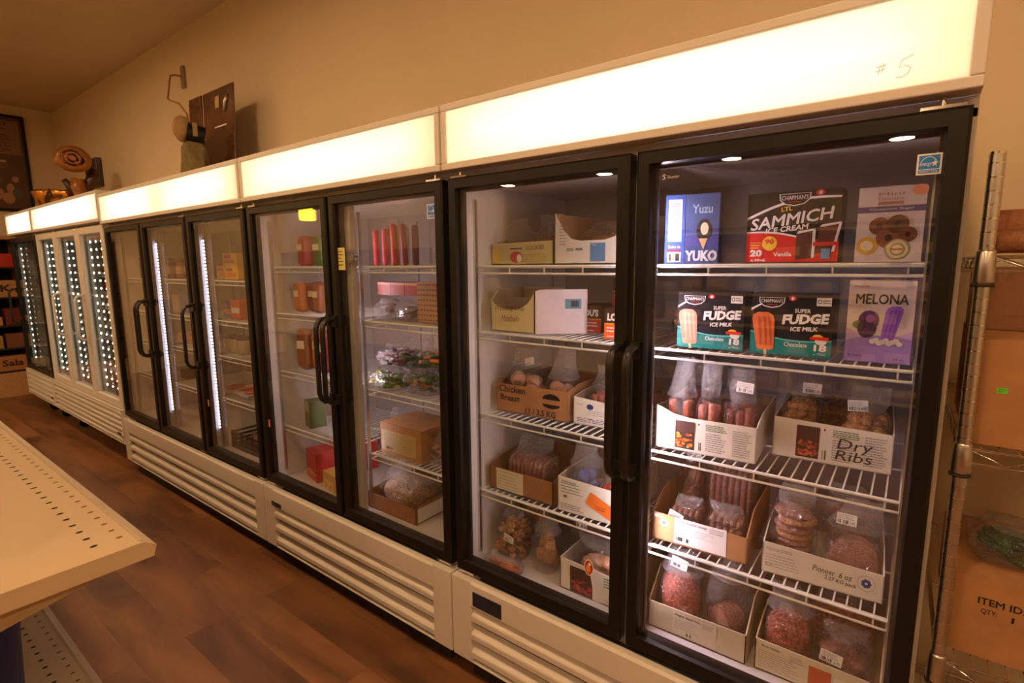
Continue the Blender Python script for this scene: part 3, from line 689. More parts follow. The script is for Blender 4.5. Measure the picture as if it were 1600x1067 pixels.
def sammich(b, w_, h):
    y = -.0006
    band(b, arc_pts(0, w_ * .6, h * .44, h * .35, 8, .006), [(w_ * .6 * i / 8, 0) for i in range(9)], y, redc)
    band(b, arc_pts(0, w_ * .6, h * .455, h * .365, 8, .006), arc_pts(0, w_ * .6, h * .43, h * .34, 8, .006), y - .0002, whitec)
    b.rect(w_ * .6, w_, 0, h * .32, y, redc)
    band(b, arc_pts(0, w_, h * .66, h * .90, 10, .018), arc_pts(0, w_, h * .62, h * .87, 10, .018), y - .0002, whitec)
    b.poly([(0, 0), (w_, 0), (w_, .002), (0, .002)], y, redc)
    maker(b, w_ * .52, h * .90, w_ * .17)
    b.text('LTL', w_ * .38, h * .72, w_ * .50, h * .78, y - .0008, yel, .03, 0, .003)
    b.text('SAMMICH', w_ * .05, h * .47, w_ * .93, h * .63, y - .0008, whitec, .02, .1, h * .13)
    b.text('ICE CREAM', w_ * .22, h * .42, w_ * .68, h * .49, y - .0008, whitec, .03, .1, h * .05)
    b.disc(w_ * .27, y - .0008, h * .28, w_ * .085, h * .105, yel, 18); b.text('90', w_ * .22, h * .27, w_ * .32, h * .34, y - .0012, redc, .03)
    b.text('20', w_ * .05, h * .09, w_ * .19, h * .19, y - .0008, whitec, .05); b.text('x 60mL', w_ * .06, h * .02, w_ * .24, h * .06, y - .0008, whitec, .02)
    b.fine(w_ * .05, h * .2, w_ * .17, h * .31, y - .0008, yel, 3); b.text('Vanilla', w_ * .32, h * .09, w_ * .52, h * .15, y - .0008, whitec, .02)
    for x0, z0, t in ((.56, .04, .0), (.76, .12, .1)):
        X = w_ * x0; Z = h * z0
        b.poly([(X, Z), (X + w_ * .17, Z + h * .02), (X + w_ * (.17 + t * .6), Z + h * .40), (X + w_ * t * .4, Z + h * .36)], y - .0010, chocl)
        b.poly([(X + w_ * .17, Z + h * .02), (X + w_ * .20, Z + h * .03), (X + w_ * (.20 + t * .6), Z + h * .42), (X + w_ * (.17 + t * .6), Z + h * .40)], y - .0011, whitec)
        b.poly([(X + w_ * t * .4, Z + h * .36), (X + w_ * (.17 + t * .6), Z + h * .40), (X + w_ * (.2 + t * .6), Z + h * .43), (X + w_ * (.02 + t * .4), Z + h * .40)], y - .0013, whitec)
    b.rect(w_ * .74, w_ * .98, h * .23, h * .28, y - .0016, redc); b.rect(w_ * .83, w_ * .92, h * .05, h * .19, y - .0016, skyc)
pbox('large black and red ice cream sandwich box in the middle of the top shelf', -.442, .20, 1.487, .212, .178, .11, .0, blk, sammich, cat='ice cream box')
def donut(b, w_, h):
    y = -.0006
    b.rect(0, w_, h * .66, h * .74, y, C(90, 70, 120)); b.text('Cinnamon Sugar', w_ * .18, h * .68, w_ * .84, h * .72, y - .0006, whitec)
    for i in range(3): b.text(['Mini', 'Donuts', ''][i] or '-', w_ * .3, h * (.88 - .06 * i), w_ * .68, h * (.92 - .06 * i), y - .0004, C(170, 110, 90))
    for cx, cz, r_, m in ((.35, .48, .16, brownc), (.62, .5, .17, chocl), (.5, .32, .19, C(140, 88, 60)), (.78, .36, .14, brownc)):
        b.disc(w_ * cx, y - .0004 - cx * .0004, h * cz, w_ * r_, h * r_ * .72, m, 18); b.disc(w_ * cx, y - .0010, h * cz, w_ * r_ * .3, h * r_ * .25, C(60, 34, 26), 10)
    b.disc(w_ * .18, y - .0004, h * .22, w_ * .16, h * .12, C(226, 176, 60), 16); b.disc(w_ * .18, y - .0009, h * .22, w_ * .10, h * .07, C(240, 220, 180), 16); b.disc(w_ * .9, y - .0006, h * .93, w_ * .12, h * .07, C(236, 150, 110), 14)
pbox('white box picturing brown doughnuts, at the right end of the top shelf', -.196, .20, 1.487, .128, .172, .07, .0, C(214, 200, 196), donut, cat='frozen food box', side_mat=C(96, 110, 50))
def yuko(b, w_, h):
    y = -.0006
    b.rect(0, w_, h * .55, h, y, C(62, 84, 130)); b.rect(0, w_, h * .25, h * .4, y, C(70, 70, 130))
    b.text('Yuzu', w_ * .2, h * .72, w_ * .8, h * .85, y - .0006, C(150, 180, 210), .02); b.text('YUKO', w_ * .02, h * .03, w_ * .98, h * .19, y - .0006, C(190, 190, 196), .05)
    b.disc(w_ * .56, y - .0006, h * .48, w_ * .22, h * .16, C(46, 40, 40), 16); b.disc(w_ * .58, y - .0010, h * .50, w_ * .12, h * .09, C(214, 200, 170), 14); b.poly([(w_ * .42, h * .36), (w_ * .68, h * .36), (w_ * .56, h * .2)][::-1], y - .0008, C(196, 160, 110))
def yuko_box():
    w_, h, d = .088, .186, .062
    r = thing('product_box', 'tall blue box standing cornerwise with a white barcode strip on its edge, top shelf left', 'ice cream box', (-.592, .155, 1.487), math.radians(8))
    b = MB(); b.box(0, w_, 0, d, 0, h, C(58, 72, 120)); yuko(b, w_, h)
    b.X = T(0, 0, 0, math.radians(-0)); b.X = Matrix.Identity(4); b.build('box_body', r)
    b = MB(); b.X = T(-.052, -.012, 0, math.radians(14)); b.box(0, .052, 0, .003, 0, h, C(74, 104, 190)); b.rect(.008, .044, .06, h - .012, -.0004, paper); b.fine(.010, .07, .042, h - .02, -.0008, inkg, 14); b.rect(.008, .044, .004, .03, -.0004, paper); b.bars(.012, .007, .040, .027, -.0008, 18); b.text('Dulce de', .010, .042, .042, .050, -.0006, whitec); b.rect(.008, .044, .034, .038, -.0006, redc)
    b.build('box_side_flap', r)
yuko_box()
def melona(b, w_, h):
    y = -.0006
    band(b, arc_pts(0, w_, h * .42, h * .40, 10, -.02), [(w_ * i / 10, 0) for i in range(11)], y, purl)
    band(b, arc_pts(0, w_, h * .26, h * .30, 10, .01), [(w_ * i / 10, 0) for i in range(11)], y - .0002, C(160, 130, 210))
    b.text('MELONA', w_ * .12, h * .72, w_ * .90, h * .84, y - .0006, ink, .018)
    b.text('Binggrae', w_ * .08, h * .92, w_ * .3, h * .945, y - .0006, redc, .01)
    lolly(b, w_ * .50, h * .28, w_ * .26, h * .42, .16, C(150, 96, 210), C(116, 66, 180)); b.disc(w_ * .34, y - .0008, h * .52, w_ * .16, h * .12, C(92, 52, 110), 16); b.disc(w_ * .32, y - .0011, h * .42, w_ * .15, h * .12, C(70, 44, 80), 16); b.disc(w_ * .36, y - .0013, h * .54, w_ * .07, h * .05, C(150, 90, 150), 10)
    b.disc(w_ * .18, y - .0009, h * .46, w_ * .09, h * .05, C(110, 140, 80), 10)
    for i in range(9): b.disc(w_ * (.42 + .05 * i), y - .0014, h * (.26 + .02 * math.sin(i * 2.1)), w_ * .05, h * .03, whitec, 9)
    b.text('60 mL', w_ * .76, h * .04, w_ * .92, h * .065, y - .0006, ink); b.text('8 bars', w_ * .06, h * .06, w_ * .28, h * .09, y - .0006, ink)
pbox('white and purple melon ice bar box at the right end of the second shelf', -.197, .165, 1.2535, .128, .19, .08, .03, C(226, 214, 222), melona, cat='ice cream box', side_mat=C(90, 60, 130))
bag('clear bag of brown nuggets lying behind the left ice milk box', -.625, .27, 1.2535, .05, .10, .11, .125, 'nuggets', brown_m, 'fin')

# ------------------------------------------------------------------ nearest freezer, right door: third shelf
Z3 = .949; Z4 = .653; Z5 = .374
fruit = [C(236, 140, 40), C(220, 110, 34), C(240, 170, 60), C(190, 70, 30)]
def cash_deco(writing, k=1.):
    def f(b, w_, h):
        food_photo(b, w_ * .21, w_ * .41, h * .08, h * .90, fruit if not writing else [C(170, 80, 50), C(190, 90, 60), C(150, 60, 40)], 30)
        b.rect(w_ * .21, w_ * .41, h * .58, h * .90, -.0012, C(72, 46, 40))
        b.disc(w_ * .45, -.0006, h * .86, w_ * .008, h * .035, ink, 8)
        b.fine(w_ * .52, h * .70, w_ * .75, h * .90, -.0006, inkgr, 4, .5); b.fine(w_ * .52, h * .10, w_ * .72, h * .66, -.0006, inkg, 9); b.fine(w_ * .78, h * .10, w_ * .96, h * .85, -.0006, inkg, 12)
        b.bars(w_ * .44, h * .10, w_ * .48, h * .34, -.0006, 6)
        if writing: b.text(writing, w_ * .55, h * .16, w_ * .85, h * .70, -.0010, ink, .0, .15)
    return f
def cut3(lo, hi): return [(0, hi), (.06, hi * .96), (.12, lo + (hi - lo) * .55), (.18, lo + (hi - lo) * .28), (.26, lo + .004), (.36, lo), (1, lo)]
carton('white carton with orange fruit picture holding sausages, third shelf', -.652, .140, Z3, .275, .34, .100, .06, front=cut3(.100, .128), side_h=.118, deco=cash_deco(''), cat='carton', group='white cartons with a fruit picture')
carton('white carton with brown handwriting on the third shelf, right side', -.358, .268, Z3, .275, .30, .108, .035, front=[(0, .112), (1, .104)], side_h=.115, deco=cash_deco('Dry\nRibs'), group='white cartons with a fruit picture')
S = 'third shelf left carton'
bag('tall-necked bag of pale pink sausages at the left front of the fruit-picture carton', -.600, .205, Z3 + .005, .085, .085, 0.145, 0.26, 'links', link_m, 'gather', sticker=None)
bag('bag of pink sausages with a wide flat top, second in the fruit-picture carton', -.520, .215, Z3 + .005, .070, .085, 0.15, 0.25, 'links', link_m, 'fin')
bag('bag of dark sausages with two price labels, right in the fruit-picture carton', -.436, .240, Z3 + .005, .095, .10, 0.145, .235, 'links', linkd_m, 'fin', sticker=(.01, .19, .05))
bag('bag of sausages behind the tall-necked bag, far left', -.590, .335, Z3 + .005, .10, .09, 0.16, .235, 'links', linkd_m, 'gather')
bag('bag of sausages with tilted price label behind the dark sausages', -.470, .345, Z3 + .005, .11, .09, .125, .225, 'links', brown_m, 'gather', sticker=(.0, .17, .25))
bag('bag of golden breaded ribs at the left of the handwritten carton', -.305, .335, Z3 + .005, .090, .10, 0.165, .225, 'nuggets', nug_m, 'fin', sticker=(.03, .19, 0))
bag('bag of dim breaded ribs at the back middle of the handwritten carton', -.220, .425, Z3 + .005, .090, .10, 0.16, .21, 'nuggets', brown_m, 'gather')
bag('bag of golden breaded ribs at the right of the handwritten carton', -.147, .325, Z3 + .005, .110, .09, 0.15, .21, 'nuggets', nug_m, 'fin', sticker=(-.02, .16, -.1))

# fourth shelf
def bs_deco(b, w_, h):
    b.rect(w_ * .25, w_ * .80, h * .06, h * .98, -.0006, paper)
    b.text('Honey Breakfast Sausage', w_ * .28, h * .80, w_ * .60, h * .92, -.0010, inkg, .02); b.fine(w_ * .62, h * .72, w_ * .77, h * .92, -.0010, inkg, 3); b.fine(w_ * .28, h * .42, w_ * .7, h * .7, -.0010, inkg, 4, .15); b.bars(w_ * .27, h * .16, w_ * .42, h * .3, -.0010, 16)
    b.disc(w_ * .13, -.0006, h * .66, w_ * .05, h * .13, paper, 16)
    L_ = [(0, 1), (.2, .55), (.55, .7), (.45, .25), (.9, .2), (.6, -.2), (.3, -.35), (.1, -.3), (.05, -.8)]
    pts = [(x, z) for x, z in L_] + [(-x, z) for x, z in reversed(L_[1:])]
    b.poly([(w_ * .13 + x * w_ * .03, h * .66 + z * h * .075) for x, z in pts][::-1], -.0010, redc)
    b.text('BIG', w_ * .02, h * .82, w_ * .12, h * .95, -.0010, paper, .02)
carton('brown card carton with white sausage label and maple leaf mark, fourth shelf', -.656, .150, Z4, .27, .34, .086, .03, ext=kraft, inn=kraftd, front=[(0, .086), (1, .078)], side_h=.13, deco=bs_deco)
bag('flat bag of breakfast links lying at the right front of the maple leaf carton', -.455, .225, Z4 + .005, .115, .11, .105, .13, 'slabs', brown_m, 'fin')
bag('bag of brown links slumped at the left front of the maple leaf carton', -.575, .235, Z4 + .005, .105, .11, .095, .12, 'slabs', brown_m, 'fin', sticker=(-.02, .07, .3))
bag('row of upright brown meat packs at the back of the maple leaf carton', -.480, .375, Z4 + .005, .155, .13, .215, .24, 'bars', [brown_m, linkd_m], 'fin', wr=.03)
bag('dark pack with a tilted label at the top back left of the maple leaf carton', -.605, .365, Z4 + .005, .085, .11, .19, .25, 'chunks', brown_m, 'fin', sticker=(.01, .215, -.45))
def pio_deco(b, w_, h):
    b.text('Pioneer  6 oz', w_ * .44, h * .50, w_ * .76, h * .70, -.0006, ink, .0, .2, -.004); b.text('2.27 KG pack', w_ * .54, h * .28, w_ * .80, h * .44, -.0006, ink, .01, .2, -.004)
    b.disc(w_ * .87, -.0006, h * .52, w_ * .07, h * .25, inkg, 20); b.disc(w_ * .87, -.0008, h * .52, w_ * .067, h * .24, cardw, 20)
    for a in range(7): b.disc(w_ * .87 + math.cos(a * .9) * w_ * .025, -.0011, h * .52 + math.sin(a * .9) * h * .09, w_ * .016, h * .06, inkb, 7)
    b.fine(w_ * .03, h * .78, w_ * .3, h * .9, -.0006, inkg, 2); b.fine(w_ * .03, h * .2, w_ * .36, h * .7, -.0006, inkg, 5, .2); b.text('Bk. 3pc', w_ * .03, h * .26, w_ * .1, h * .34, -.0006, ink)
carton('white carton with blue round emblem and handwriting, fourth shelf right', -.346, .158, Z4, .272, .33, .082, .06, front=[(0, .086), (1, .074)], side_h=.105, deco=pio_deco)
bag('bag of stacked breaded patties at the left of the blue-emblem carton', -.285, .245, Z4 + .006, .115, .12, .175, .225, 'stack', [bread_m, patty_m, bread_m, patty_m], 'fin', wr=.07)
bag('bag showing one big round patty at the right of the blue-emblem carton', -.145, .240, Z4 + .006, .130, .11, 0.14, .215, 'patties', patty_m, 'gather', rx=-.12, sticker=(-.02, .165, 0), wr=.06)
bag('bag of dark meat chunks behind the big round patty', -.17, .395, Z4 + .006, .14, .12, .17, .2, 'chunks', brown_m, 'fin')

# bottom
def beef_deco(b, w_, h):
    b.rect(w_ * .27, w_ * .72, h * .08, h * .92, -.0006, C(210, 200, 180)); b.text('Angus Beef Ptts', w_ * .29, h * .76, w_ * .56, h * .87, -.0010, ink, .02); b.fine(w_ * .58, h * .66, w_ * .7, h * .86, -.0010, inkg, 4)
    b.fine(w_ * .29, h * .3, w_ * .55, h * .7, -.0010, inkg, 5, .2); b.rect(w_ * .42, w_ * .435, h * .14, h * .24, -.0010, ink); b.rect(w_ * .455, w_ * .47, h * .14, h * .24, -.0010, ink)
carton('pale grey carton with a beef label, left on the freezer floor', -.652, .128, Z5, .285, .36, .086, .0, ext=C(196, 186, 160), inn=cardin, front=[(0, .084), (1, .088)], side_h=.16, deco=beef_deco)
bag('bag of reddish ground beef with a crinkled top and white label, floor level left', -.575, .200, Z5 + .006, .125, .10, 0.17, .240, 'mince', mince_m, 'gather', sticker=(.0, .205, .15, .05), wr=.06)
bag('bag of round pale patties beside the left ground beef', -.442, .225, Z5 + .006, .105, .12, 0.19, 0.235, 'patties', patty_m, 'gather', rz=-.5, wr=.05)
def org_deco(b, w_, h):
    b.fine(w_ * .03, h * .12, w_ * .4, h * .72, -.0006, inkg, 8, .22); b.text('Pork Patties', w_ * .06, h * .82, w_ * .22, h * .90, -.0006, inkb, .02); b.fine(w_ * .3, h * .66, w_ * .42, h * .86, -.0006, inkg, 3)
    b.rect(w_ * .46, w_ * .64, h * .02, h * .80, -.0010, C(196, 88, 40)); b.rect(w_ * .66, w_ * .78, h * .1, h * .7, -.0006, C(236, 226, 206))
carton('white carton with an orange patch, right on the freezer floor', -.345, .135, Z5, .285, .36, .088, .0, ext=C(216, 204, 176), inn=cardin, front=[(0, .09), (1, .086)], side_h=.12, deco=org_deco)
bag('bag of coarse reddish mince with pinched neck, left in the orange-patch carton', -.275, .205, Z5 + .006, .115, .11, 0.165, .235, 'mince', mince_m, 'gather', sticker=(-.03, .04, .5, .04), wr=.07)
bag('bulging bag of brown meat with a price label, right in the orange-patch carton', -.143, .210, Z5 + .006, .130, .12, 0.14, .165, 'chunks', brown_m, 'fin', sticker=(-.025, .10, .1, .05), wr=.09)
bag('bag of pinkish mince at the back of the orange-patch carton', -.165, .345, Z5 + .006, .17, .12, .16, .21, 'mince', mince_m, 'fin', wr=.06)

# ------------------------------------------------------------------ nearest freezer, left door
Z1 = 1.487; Z2 = 1.2535
def cook_deco(b, w_, h):
    b.rect(w_ * .01, w_ * .14, h * .06, h * .78, -.0006, C(226, 200, 96)); b.text('COOKIES', w_ * .58, h * .66, w_ * .86, h * .86, -.0006, C(110, 90, 60), .0, .1, .003); b.fine(w_ * .5, h * .1, w_ * .9, h * .5, -.0006, C(190, 160, 80), 4)
    b.disc(w_ * .42, -.0006, h * .34, w_ * .12, h * .36, C(200, 190, 150), 20); b.disc(w_ * .42, -.0010, h * .36, w_ * .10, h * .28, C(196, 60, 56), 14); b.disc(w_ * .47, -.0013, h * .3, w_ * .04, h * .2, paper, 10); b.rect(w_ * .32, w_ * .52, h * .72, h * .78, -.0013, inkb)
carton('yellow-white carton with a red emblem, top shelf left door', -1.322, .20, Z1, .270, .34, .074, .0, ext=C(206, 196, 140), front=[(0, .074), (1, .08)], side_h=.09, deco=cook_deco)
bag('dark bag of frozen rolls at the left in the red-emblem carton', -1.25, .29, Z1 + .006, .13, .11, .10, .16, 'chunks', brown_m, 'gather', sticker=(.02, .045, .1, .04), wr=.07)
bag('dark reddish bag at the right in the red-emblem carton', -1.12, .30, Z1 + .006, .12, .11, .12, .17, 'chunks', C(110, 34, 30), 'fin', wr=.07)
def blue_deco(b, w_, h):
    b.fine(w_ * .08, .06, w_ * .2, .13, -.0006, inkg, 7, .25); b.text('FOODS', w_ * .2, .042, w_ * .30, .052, -.0006, C(110, 110, 80), .02); b.rect(w_ * .33, w_ * .44, .044, .052, -.0006, inkg); b.rect(w_ * .55, w_ * .77, .008, .066, -.0006, C(84, 132, 176)); b.text('Lg.', w_ * .58, .058, w_ * .64, .063, -.0009, paper)
carton('tall cut-out white carton with a blue patch, top shelf right of the red-emblem carton', -1.045, .195, Z1, .245, .36, .075, .0, front=[(0, .165), (.05, .148), (.14, .11), (.26, .082), (.4, .075), (.75, .075), (.86, .082), (1, .09)], side_h=.165, back_h=.165, inn=kraft, deco=blue_deco)
bag('kraft-coloured frozen pack inside the blue-patch carton', -.92, .33, Z1 + .006, .19, .14, .11, .135, 'chunks', kraft, 'fin')
def wed_deco(b, w_, h): b.text('Wedding Soup', w_ * .10, .068, w_ * .78, .090, -.0006, C(90, 76, 60), .0, .15, .004); b.text('Meatballs', w_ * .26, .036, w_ * .66, .058, -.0006, C(130, 64, 50), .0, .15, .002)
def wed():
    r = carton('white carton cut in a deep curve, handwritten meatball soup, second shelf', -1.275, .135, Z2, .190, .20, .10, .0,
           front=[(0, .112), (.06, .098), (.16, .088), (.3, .080), (.5, .078), (.68, .084), (.82, .098), (.92, .118), (1, .145)], side_h=.148, back_h=.15, deco=wed_deco, ext=C(206, 200, 160))
    b = MB(); b.X = T(.192, .002, 0, math.radians(38)); b.prism([(0, 0), (.175, 0), (.175, .150), (.012, .150), (0, .142)], 'y', 0, .003, C(220, 206, 214)); b.rect(.10, .155, .085, .118, -.0006, C(96, 142, 170)); b.bars(.105, .092, .15, .112, -.0010, 12); b.build('carton_flap', r)
wed()
bag('bag of dark meatballs deep in the soup carton', -1.18, .235, Z2 + .006, .15, .11, .085, .11, 'nuggets', brown_m, 'fin')
def lou(col, w_=.085, txt='PULLED PORK'):
    def f(b, w_, h):
        b.rect(0, w_, 0, h * .48, -.0006, col); b.rect(0, w_, h * .48, h * .52, -.0008, C(220, 150, 60)); b.text("LOU'S", w_ * .12, h * .60, w_ * .88, h * .86, -.0008, whitec, .05)
        b.fine(w_ * .1, h * .2, w_ * .9, h * .42, -.0009, whitec, 2, .4); b.fine(w_ * .12, h * .04, w_ * .88, h * .12, -.0009, whitec, 1, .5)
    return f
db = C(54, 30, 26)
pbox('dark and red ready-meal box standing behind the orange one, second shelf', -.992, .27, Z2, .082, .094, .12, .1, db, lou(C(176, 48, 40)), cat='ready meal box', group='dark ready-meal boxes')
pbox('bright orange ready-meal box nearest the door edge, second shelf', -.845, .175, Z2, .085, .095, .10, .05, db, lou(C(232, 96, 36)), cat='ready meal box', group='dark ready-meal boxes')
pbox('dark ready-meal box lying at the back below the topmost one', -.880, .305, Z2, .085, .094, .12, .0, db, lou(C(120, 40, 34)), cat='ready meal box', group='dark ready-meal boxes')
pbox('topmost dark red ready-meal box of the stack on the second shelf', -.880, .300, Z2 + .095, .085, .094, .12, .0, db, lou(C(140, 44, 36)), cat='ready meal box', group='dark ready-meal boxes')
def chick_deco(b, w_, h):
    b.text('Chicken', w_ * .03, h * .70, w_ * .42, h * .95, -.0006, ink, .02, .1); b.text('Breast', w_ * .05, h * .40, w_ * .34, h * .62, -.0006, ink, .02, .1); b.text('11 / 3.5 KG', w_ * .42, h * .05, w_ * .84, h * .26, -.0006, ink, .02, .1)
    b.disc(w_ * .78, -.0006, h * .66, w_ * .12, h * .20, C(40, 30, 26), 14, 0, math.pi); b.disc(w_ * .78, -.0006, h * .50, w_ * .12, h * .14, C(40, 30, 26), 14, math.pi, 2 * math.pi)
carton('brown carton handwritten for chicken in black marker, third shelf left door', -1.285, .178, Z3, .300, .32, .105, .04, ext=kraft, inn=kraftd, front=[(0, .102), (1, .106)], side_h=.12, deco=chick_deco)
bag('bag of pale chicken breasts at the left of the marker-written carton', -1.195, .255, Z3 + .005, .150, .12, .16, .225, 'chunks', chick_m, 'gather', sticker=(.03, .185, -.3, .04), wr=.08)
bag('bag of pale chicken breasts with a tall pinched top, right of the marker-written carton', -1.05, .265, Z3 + .005, .115, .12, .13, .235, 'chunks', chick_m, 'gather', wr=.08)
def sau_deco(b, w_, h): b.text('Bison', w_ * .06, h * .80, w_ * .16, h * .88, -.0006, inkg); b.disc(w_ * .28, -.0006, h * .76, w_ * .06, h * .12, inkb, 8); b.fine(w_ * .25, h * .42, w_ * .8, h * .64, -.0006, inkb, 3, .2); b.fine(w_ * .06, h * .1, w_ * .9, h * .3, -.0006, inkb, 3, .4)
carton('small white carton of pink sausages beside the marker-written carton', -.965, .195, Z3, .215, .30, .085, .08, front=[(0, .095), (1, .075)], side_h=.10, deco=sau_deco)
bag('bag of pink sausages filling the small white carton, near the door handle', -.865, .285, Z3 + .005, .150, .12, .11, .19, 'links', link_m, 'gather', sticker=(.04, .15, .2, .04), wr=.06)
bag('bag of brown links lying behind the small white carton', -.80, .42, Z3 + .005, .15, .12, .17, .21, 'chunks', brown_m, 'fin')
def lab_deco(b, w_, h): b.rect(w_ * .12, w_ * .55, h * .04, h * .98, -.0006, C(226, 218, 190)); b.text('Honey Garlic Sausage', w_ * .14, h * .82, w_ * .48, h * .9, -.0010, inkg); b.fine(w_ * .14, h * .1, w_ * .5, h * .76, -.0010, inkg, 5, .15)
carton('dark brown carton with a cream label, fourth shelf left door', -1.300, .145, Z4, .285, .32, .085, .0, ext=kraftd, inn=kraftd, front=[(0, .085), (1, .085)], side_h=.11, deco=lab_deco)
bag('bag of dark red meat in the cream-label carton', -1.17, .25, Z4 + .005, .20, .14, .13, .2, 'bars', [brown_m, linkd_m], 'fin', wr=.06)
def tape_deco(b, w_, h):
    b.fine(w_ * .05, h * .55, w_ * .4, h * .9, -.0006, inkgr, 4, .25); b.text('Smoked Sausage', w_ * .05, h * .86, w_ * .3, h * .95, -.0006, inkb); b.fine(w_ * .05, h * .08, w_ * .42, h * .26, -.0006, inkb, 3, .3); b.bars(w_ * .08, h * .42, w_ * .16, h * .5, -.0006)
    b.poly([(w_ * .45, h * .42), (w_ * .53, h * .78), (w_ * .98, h * .40), (w_ * .90, h * .04)][::-1], -.0012, C(236, 120, 44)); b.fine(w_ * .6, h * .3, w_ * .8, h * .45, -.0016, C(150, 60, 30), 2, .3)
carton('white carton with a slanting orange sticker, fourth shelf left door', -.990, .138, Z4, .235, .32, .118, .03, front=[(0, .122), (1, .112)], side_h=.125, deco=tape_deco)
bag('bluish clear bag bulging out of the orange-sticker carton', -.925, .22, Z4 + .005, .12, .12, .15, .215, 'chunks', C(90, 96, 150), 'gather', wr=.09)
bag('bright red packet at the right in the orange-sticker carton', -.815, .215, Z4 + .005, .085, .10, .125, .15, 'chunks', C(190, 40, 34), 'fin', wr=.05)
bag('bag of golden breaded patties against the left wall of the floor', -1.225, .20, Z5, .120, .12, .165, .20, 'nuggets', bread_m, 'fin', sticker=(.02, .10, .2, .045), wr=.09)
bag('flat bag of orange patties lying at the very front left of the floor', -1.20, .10, Z5, .17, .06, .04, .055, 'chunks', C(186, 110, 66), 'fin', wr=.1)
bag('tall bag of breaded patties at the back left of the floor', -1.20, .34, Z5, .16, .13, .20, .235, 'chunks', bread_m, 'fin', wr=.08)
bag('small bag of pale patties in the middle of the floor behind the left door', -1.075, .20, Z5, .105, .10, .15, .20, 'chunks', bread_m, 'gather', wr=.09)
bag('bag of dark meat with a white label behind the pale patties', -.965, .345, Z5, .16, .13, .19, .23, 'chunks', brown_m, 'fin', sticker=(-.01, .17, 0, .045), wr=.06)
def cherry_deco(b, w_, h):
    food_photo(b, w_ * .16, w_ * .50, h * .04, h * .88, [C(150, 50, 44), C(170, 70, 60), C(120, 36, 34)], 30); b.rect(w_ * .16, w_ * .5, h * .5, h * .88, -.0012, C(66, 44, 36))
    b.poly([(w_ * .42, h), (w_ * .47, h * .75), (w_ * .5, h * .4), (w_ * .5, 0), (w_ * .62, 0), (w_ * .62, h)], -.0015, cardw); b.fine(w_ * .66, h * .55, w_ * .98, h * .9, -.0006, inkgr, 4, .45); b.disc(w_ * .78, -.0006, h * .32, w_ * .05, h * .14, inkg, 8); b.fine(w_ * .66, h * .05, w_ * .98, h * .2, -.0006, inkg, 3, .2)
carton('white carton with a red berry picture on the floor by the door stile', -.975, .130, Z5, .255, .34, .108, .0, front=[(0, .112), (1, .104)], side_h=.115, deco=cherry_deco)
bag('long bag of pale pink meat in the berry-picture carton', -.855, .215, Z5 + .006, .21, .12, .145, .175, 'chunks', chick_m, 'fin', wr=.07)
bag('bag with twisted white neck standing at the back of the berry-picture carton', -.79, .35, Z5 + .006, .11, .11, .18, .235, 'chunks', brown_m, 'gather', sticker=(.02, .14, 0, .04))

# ------------------------------------------------------------------ second freezer (two doors, yellow note)
FR = [C(190, 40, 60), C(226, 200, 206), C(196, 60, 90), C(230, 150, 60), C(200, 50, 50), C(222, 212, 220), C(150, 40, 70), C(120, 50, 110)]
fz = None
for i in range(8):
    x = -2.02 + i * .031 + R.uniform(-.003, .003); y = .235 + (i % 2) * .035; h = R.uniform(.155, .185)
    t = thing('ice_pop_tube', ['dark red', 'whitish', 'crimson', 'orange', 'red', 'pale', 'maroon', 'purple'][i] + ' ice pop tube standing in the upright bunch on the top shelf', 'ice pop', (x, y, Z1), 0, 'ice pop tubes on the top shelf', 0, R.uniform(-.05, .05))
    b = MB(); b.tube([(0, 0, 0), (0, 0, .003), (0, 0, .012), (.001, 0, h * .6), (0, 0, h - .012), (0, 0, h - .002), (0, 0, h)], [.006, .012, .0145, .0145, .0145, .011, .002], FR[i], 10); b.build('pop_sleeve', t)
    b = MB(); b.box(-.014, .014, -.001, .001, h - .004, h + .014, CLEAR); b.build('sealed_end', t)
bag('white crumpled bag at the right of the upright ice pops', -1.62, .30, Z1 + .004, .13, .13, .06, .12, 'chunks', C(200, 176, 150), 'gather', wr=.1)
pbox('tall narrow kraft box at the back right of the ice pops', -1.72, .38, Z1, .03, .22, .10, 0, kraft)
# second shelf: red punnets and clear pack, woven-look box
def punnet_deco(b, w_, h): b.rect(0, w_, h * .8, h, -.0005, C(210, 150, 130))
redjelly = M('red_frozen_berries', srgb(150, 30, 30), .35, var=.4, vscale=90)
for i in range(3):
    pbox(['leftmost', 'middle', 'rightmost'][i] + ' of the flat dark red frozen fruit packs in a row, second shelf', -1.985 + i * .089, .205, Z2 + .105, .086, .055, .12, 0, redjelly, punnet_deco, group='red frozen fruit packs', cat='frozen fruit pack')
bag('silvery clear packet lying flat at the left under the red packs', -1.92, .22, Z2 + .004, .13, .12, .07, .085, 'chunks', C(150, 140, 150), 'fin', wr=.12)
bag('silvery clear packet lying flat beside the other, under the red packs', -1.79, .22, Z2 + .004, .12, .12, .065, .08, 'chunks', C(130, 118, 128), 'fin', wr=.12)
def weave(b, w_, h):
    for i in range(9):
        for j in range(8): b.rect(w_ * (i + .15) / 9, w_ * (i + .75) / 9, h * (j + .3) / 8, h * (j + .6) / 8, -.0006, C(92, 60, 44))
pbox('tan box with a woven dash pattern, second shelf right', -1.715, .19, Z2, .155, .165, .12, 0, C(170, 126, 90), weave)
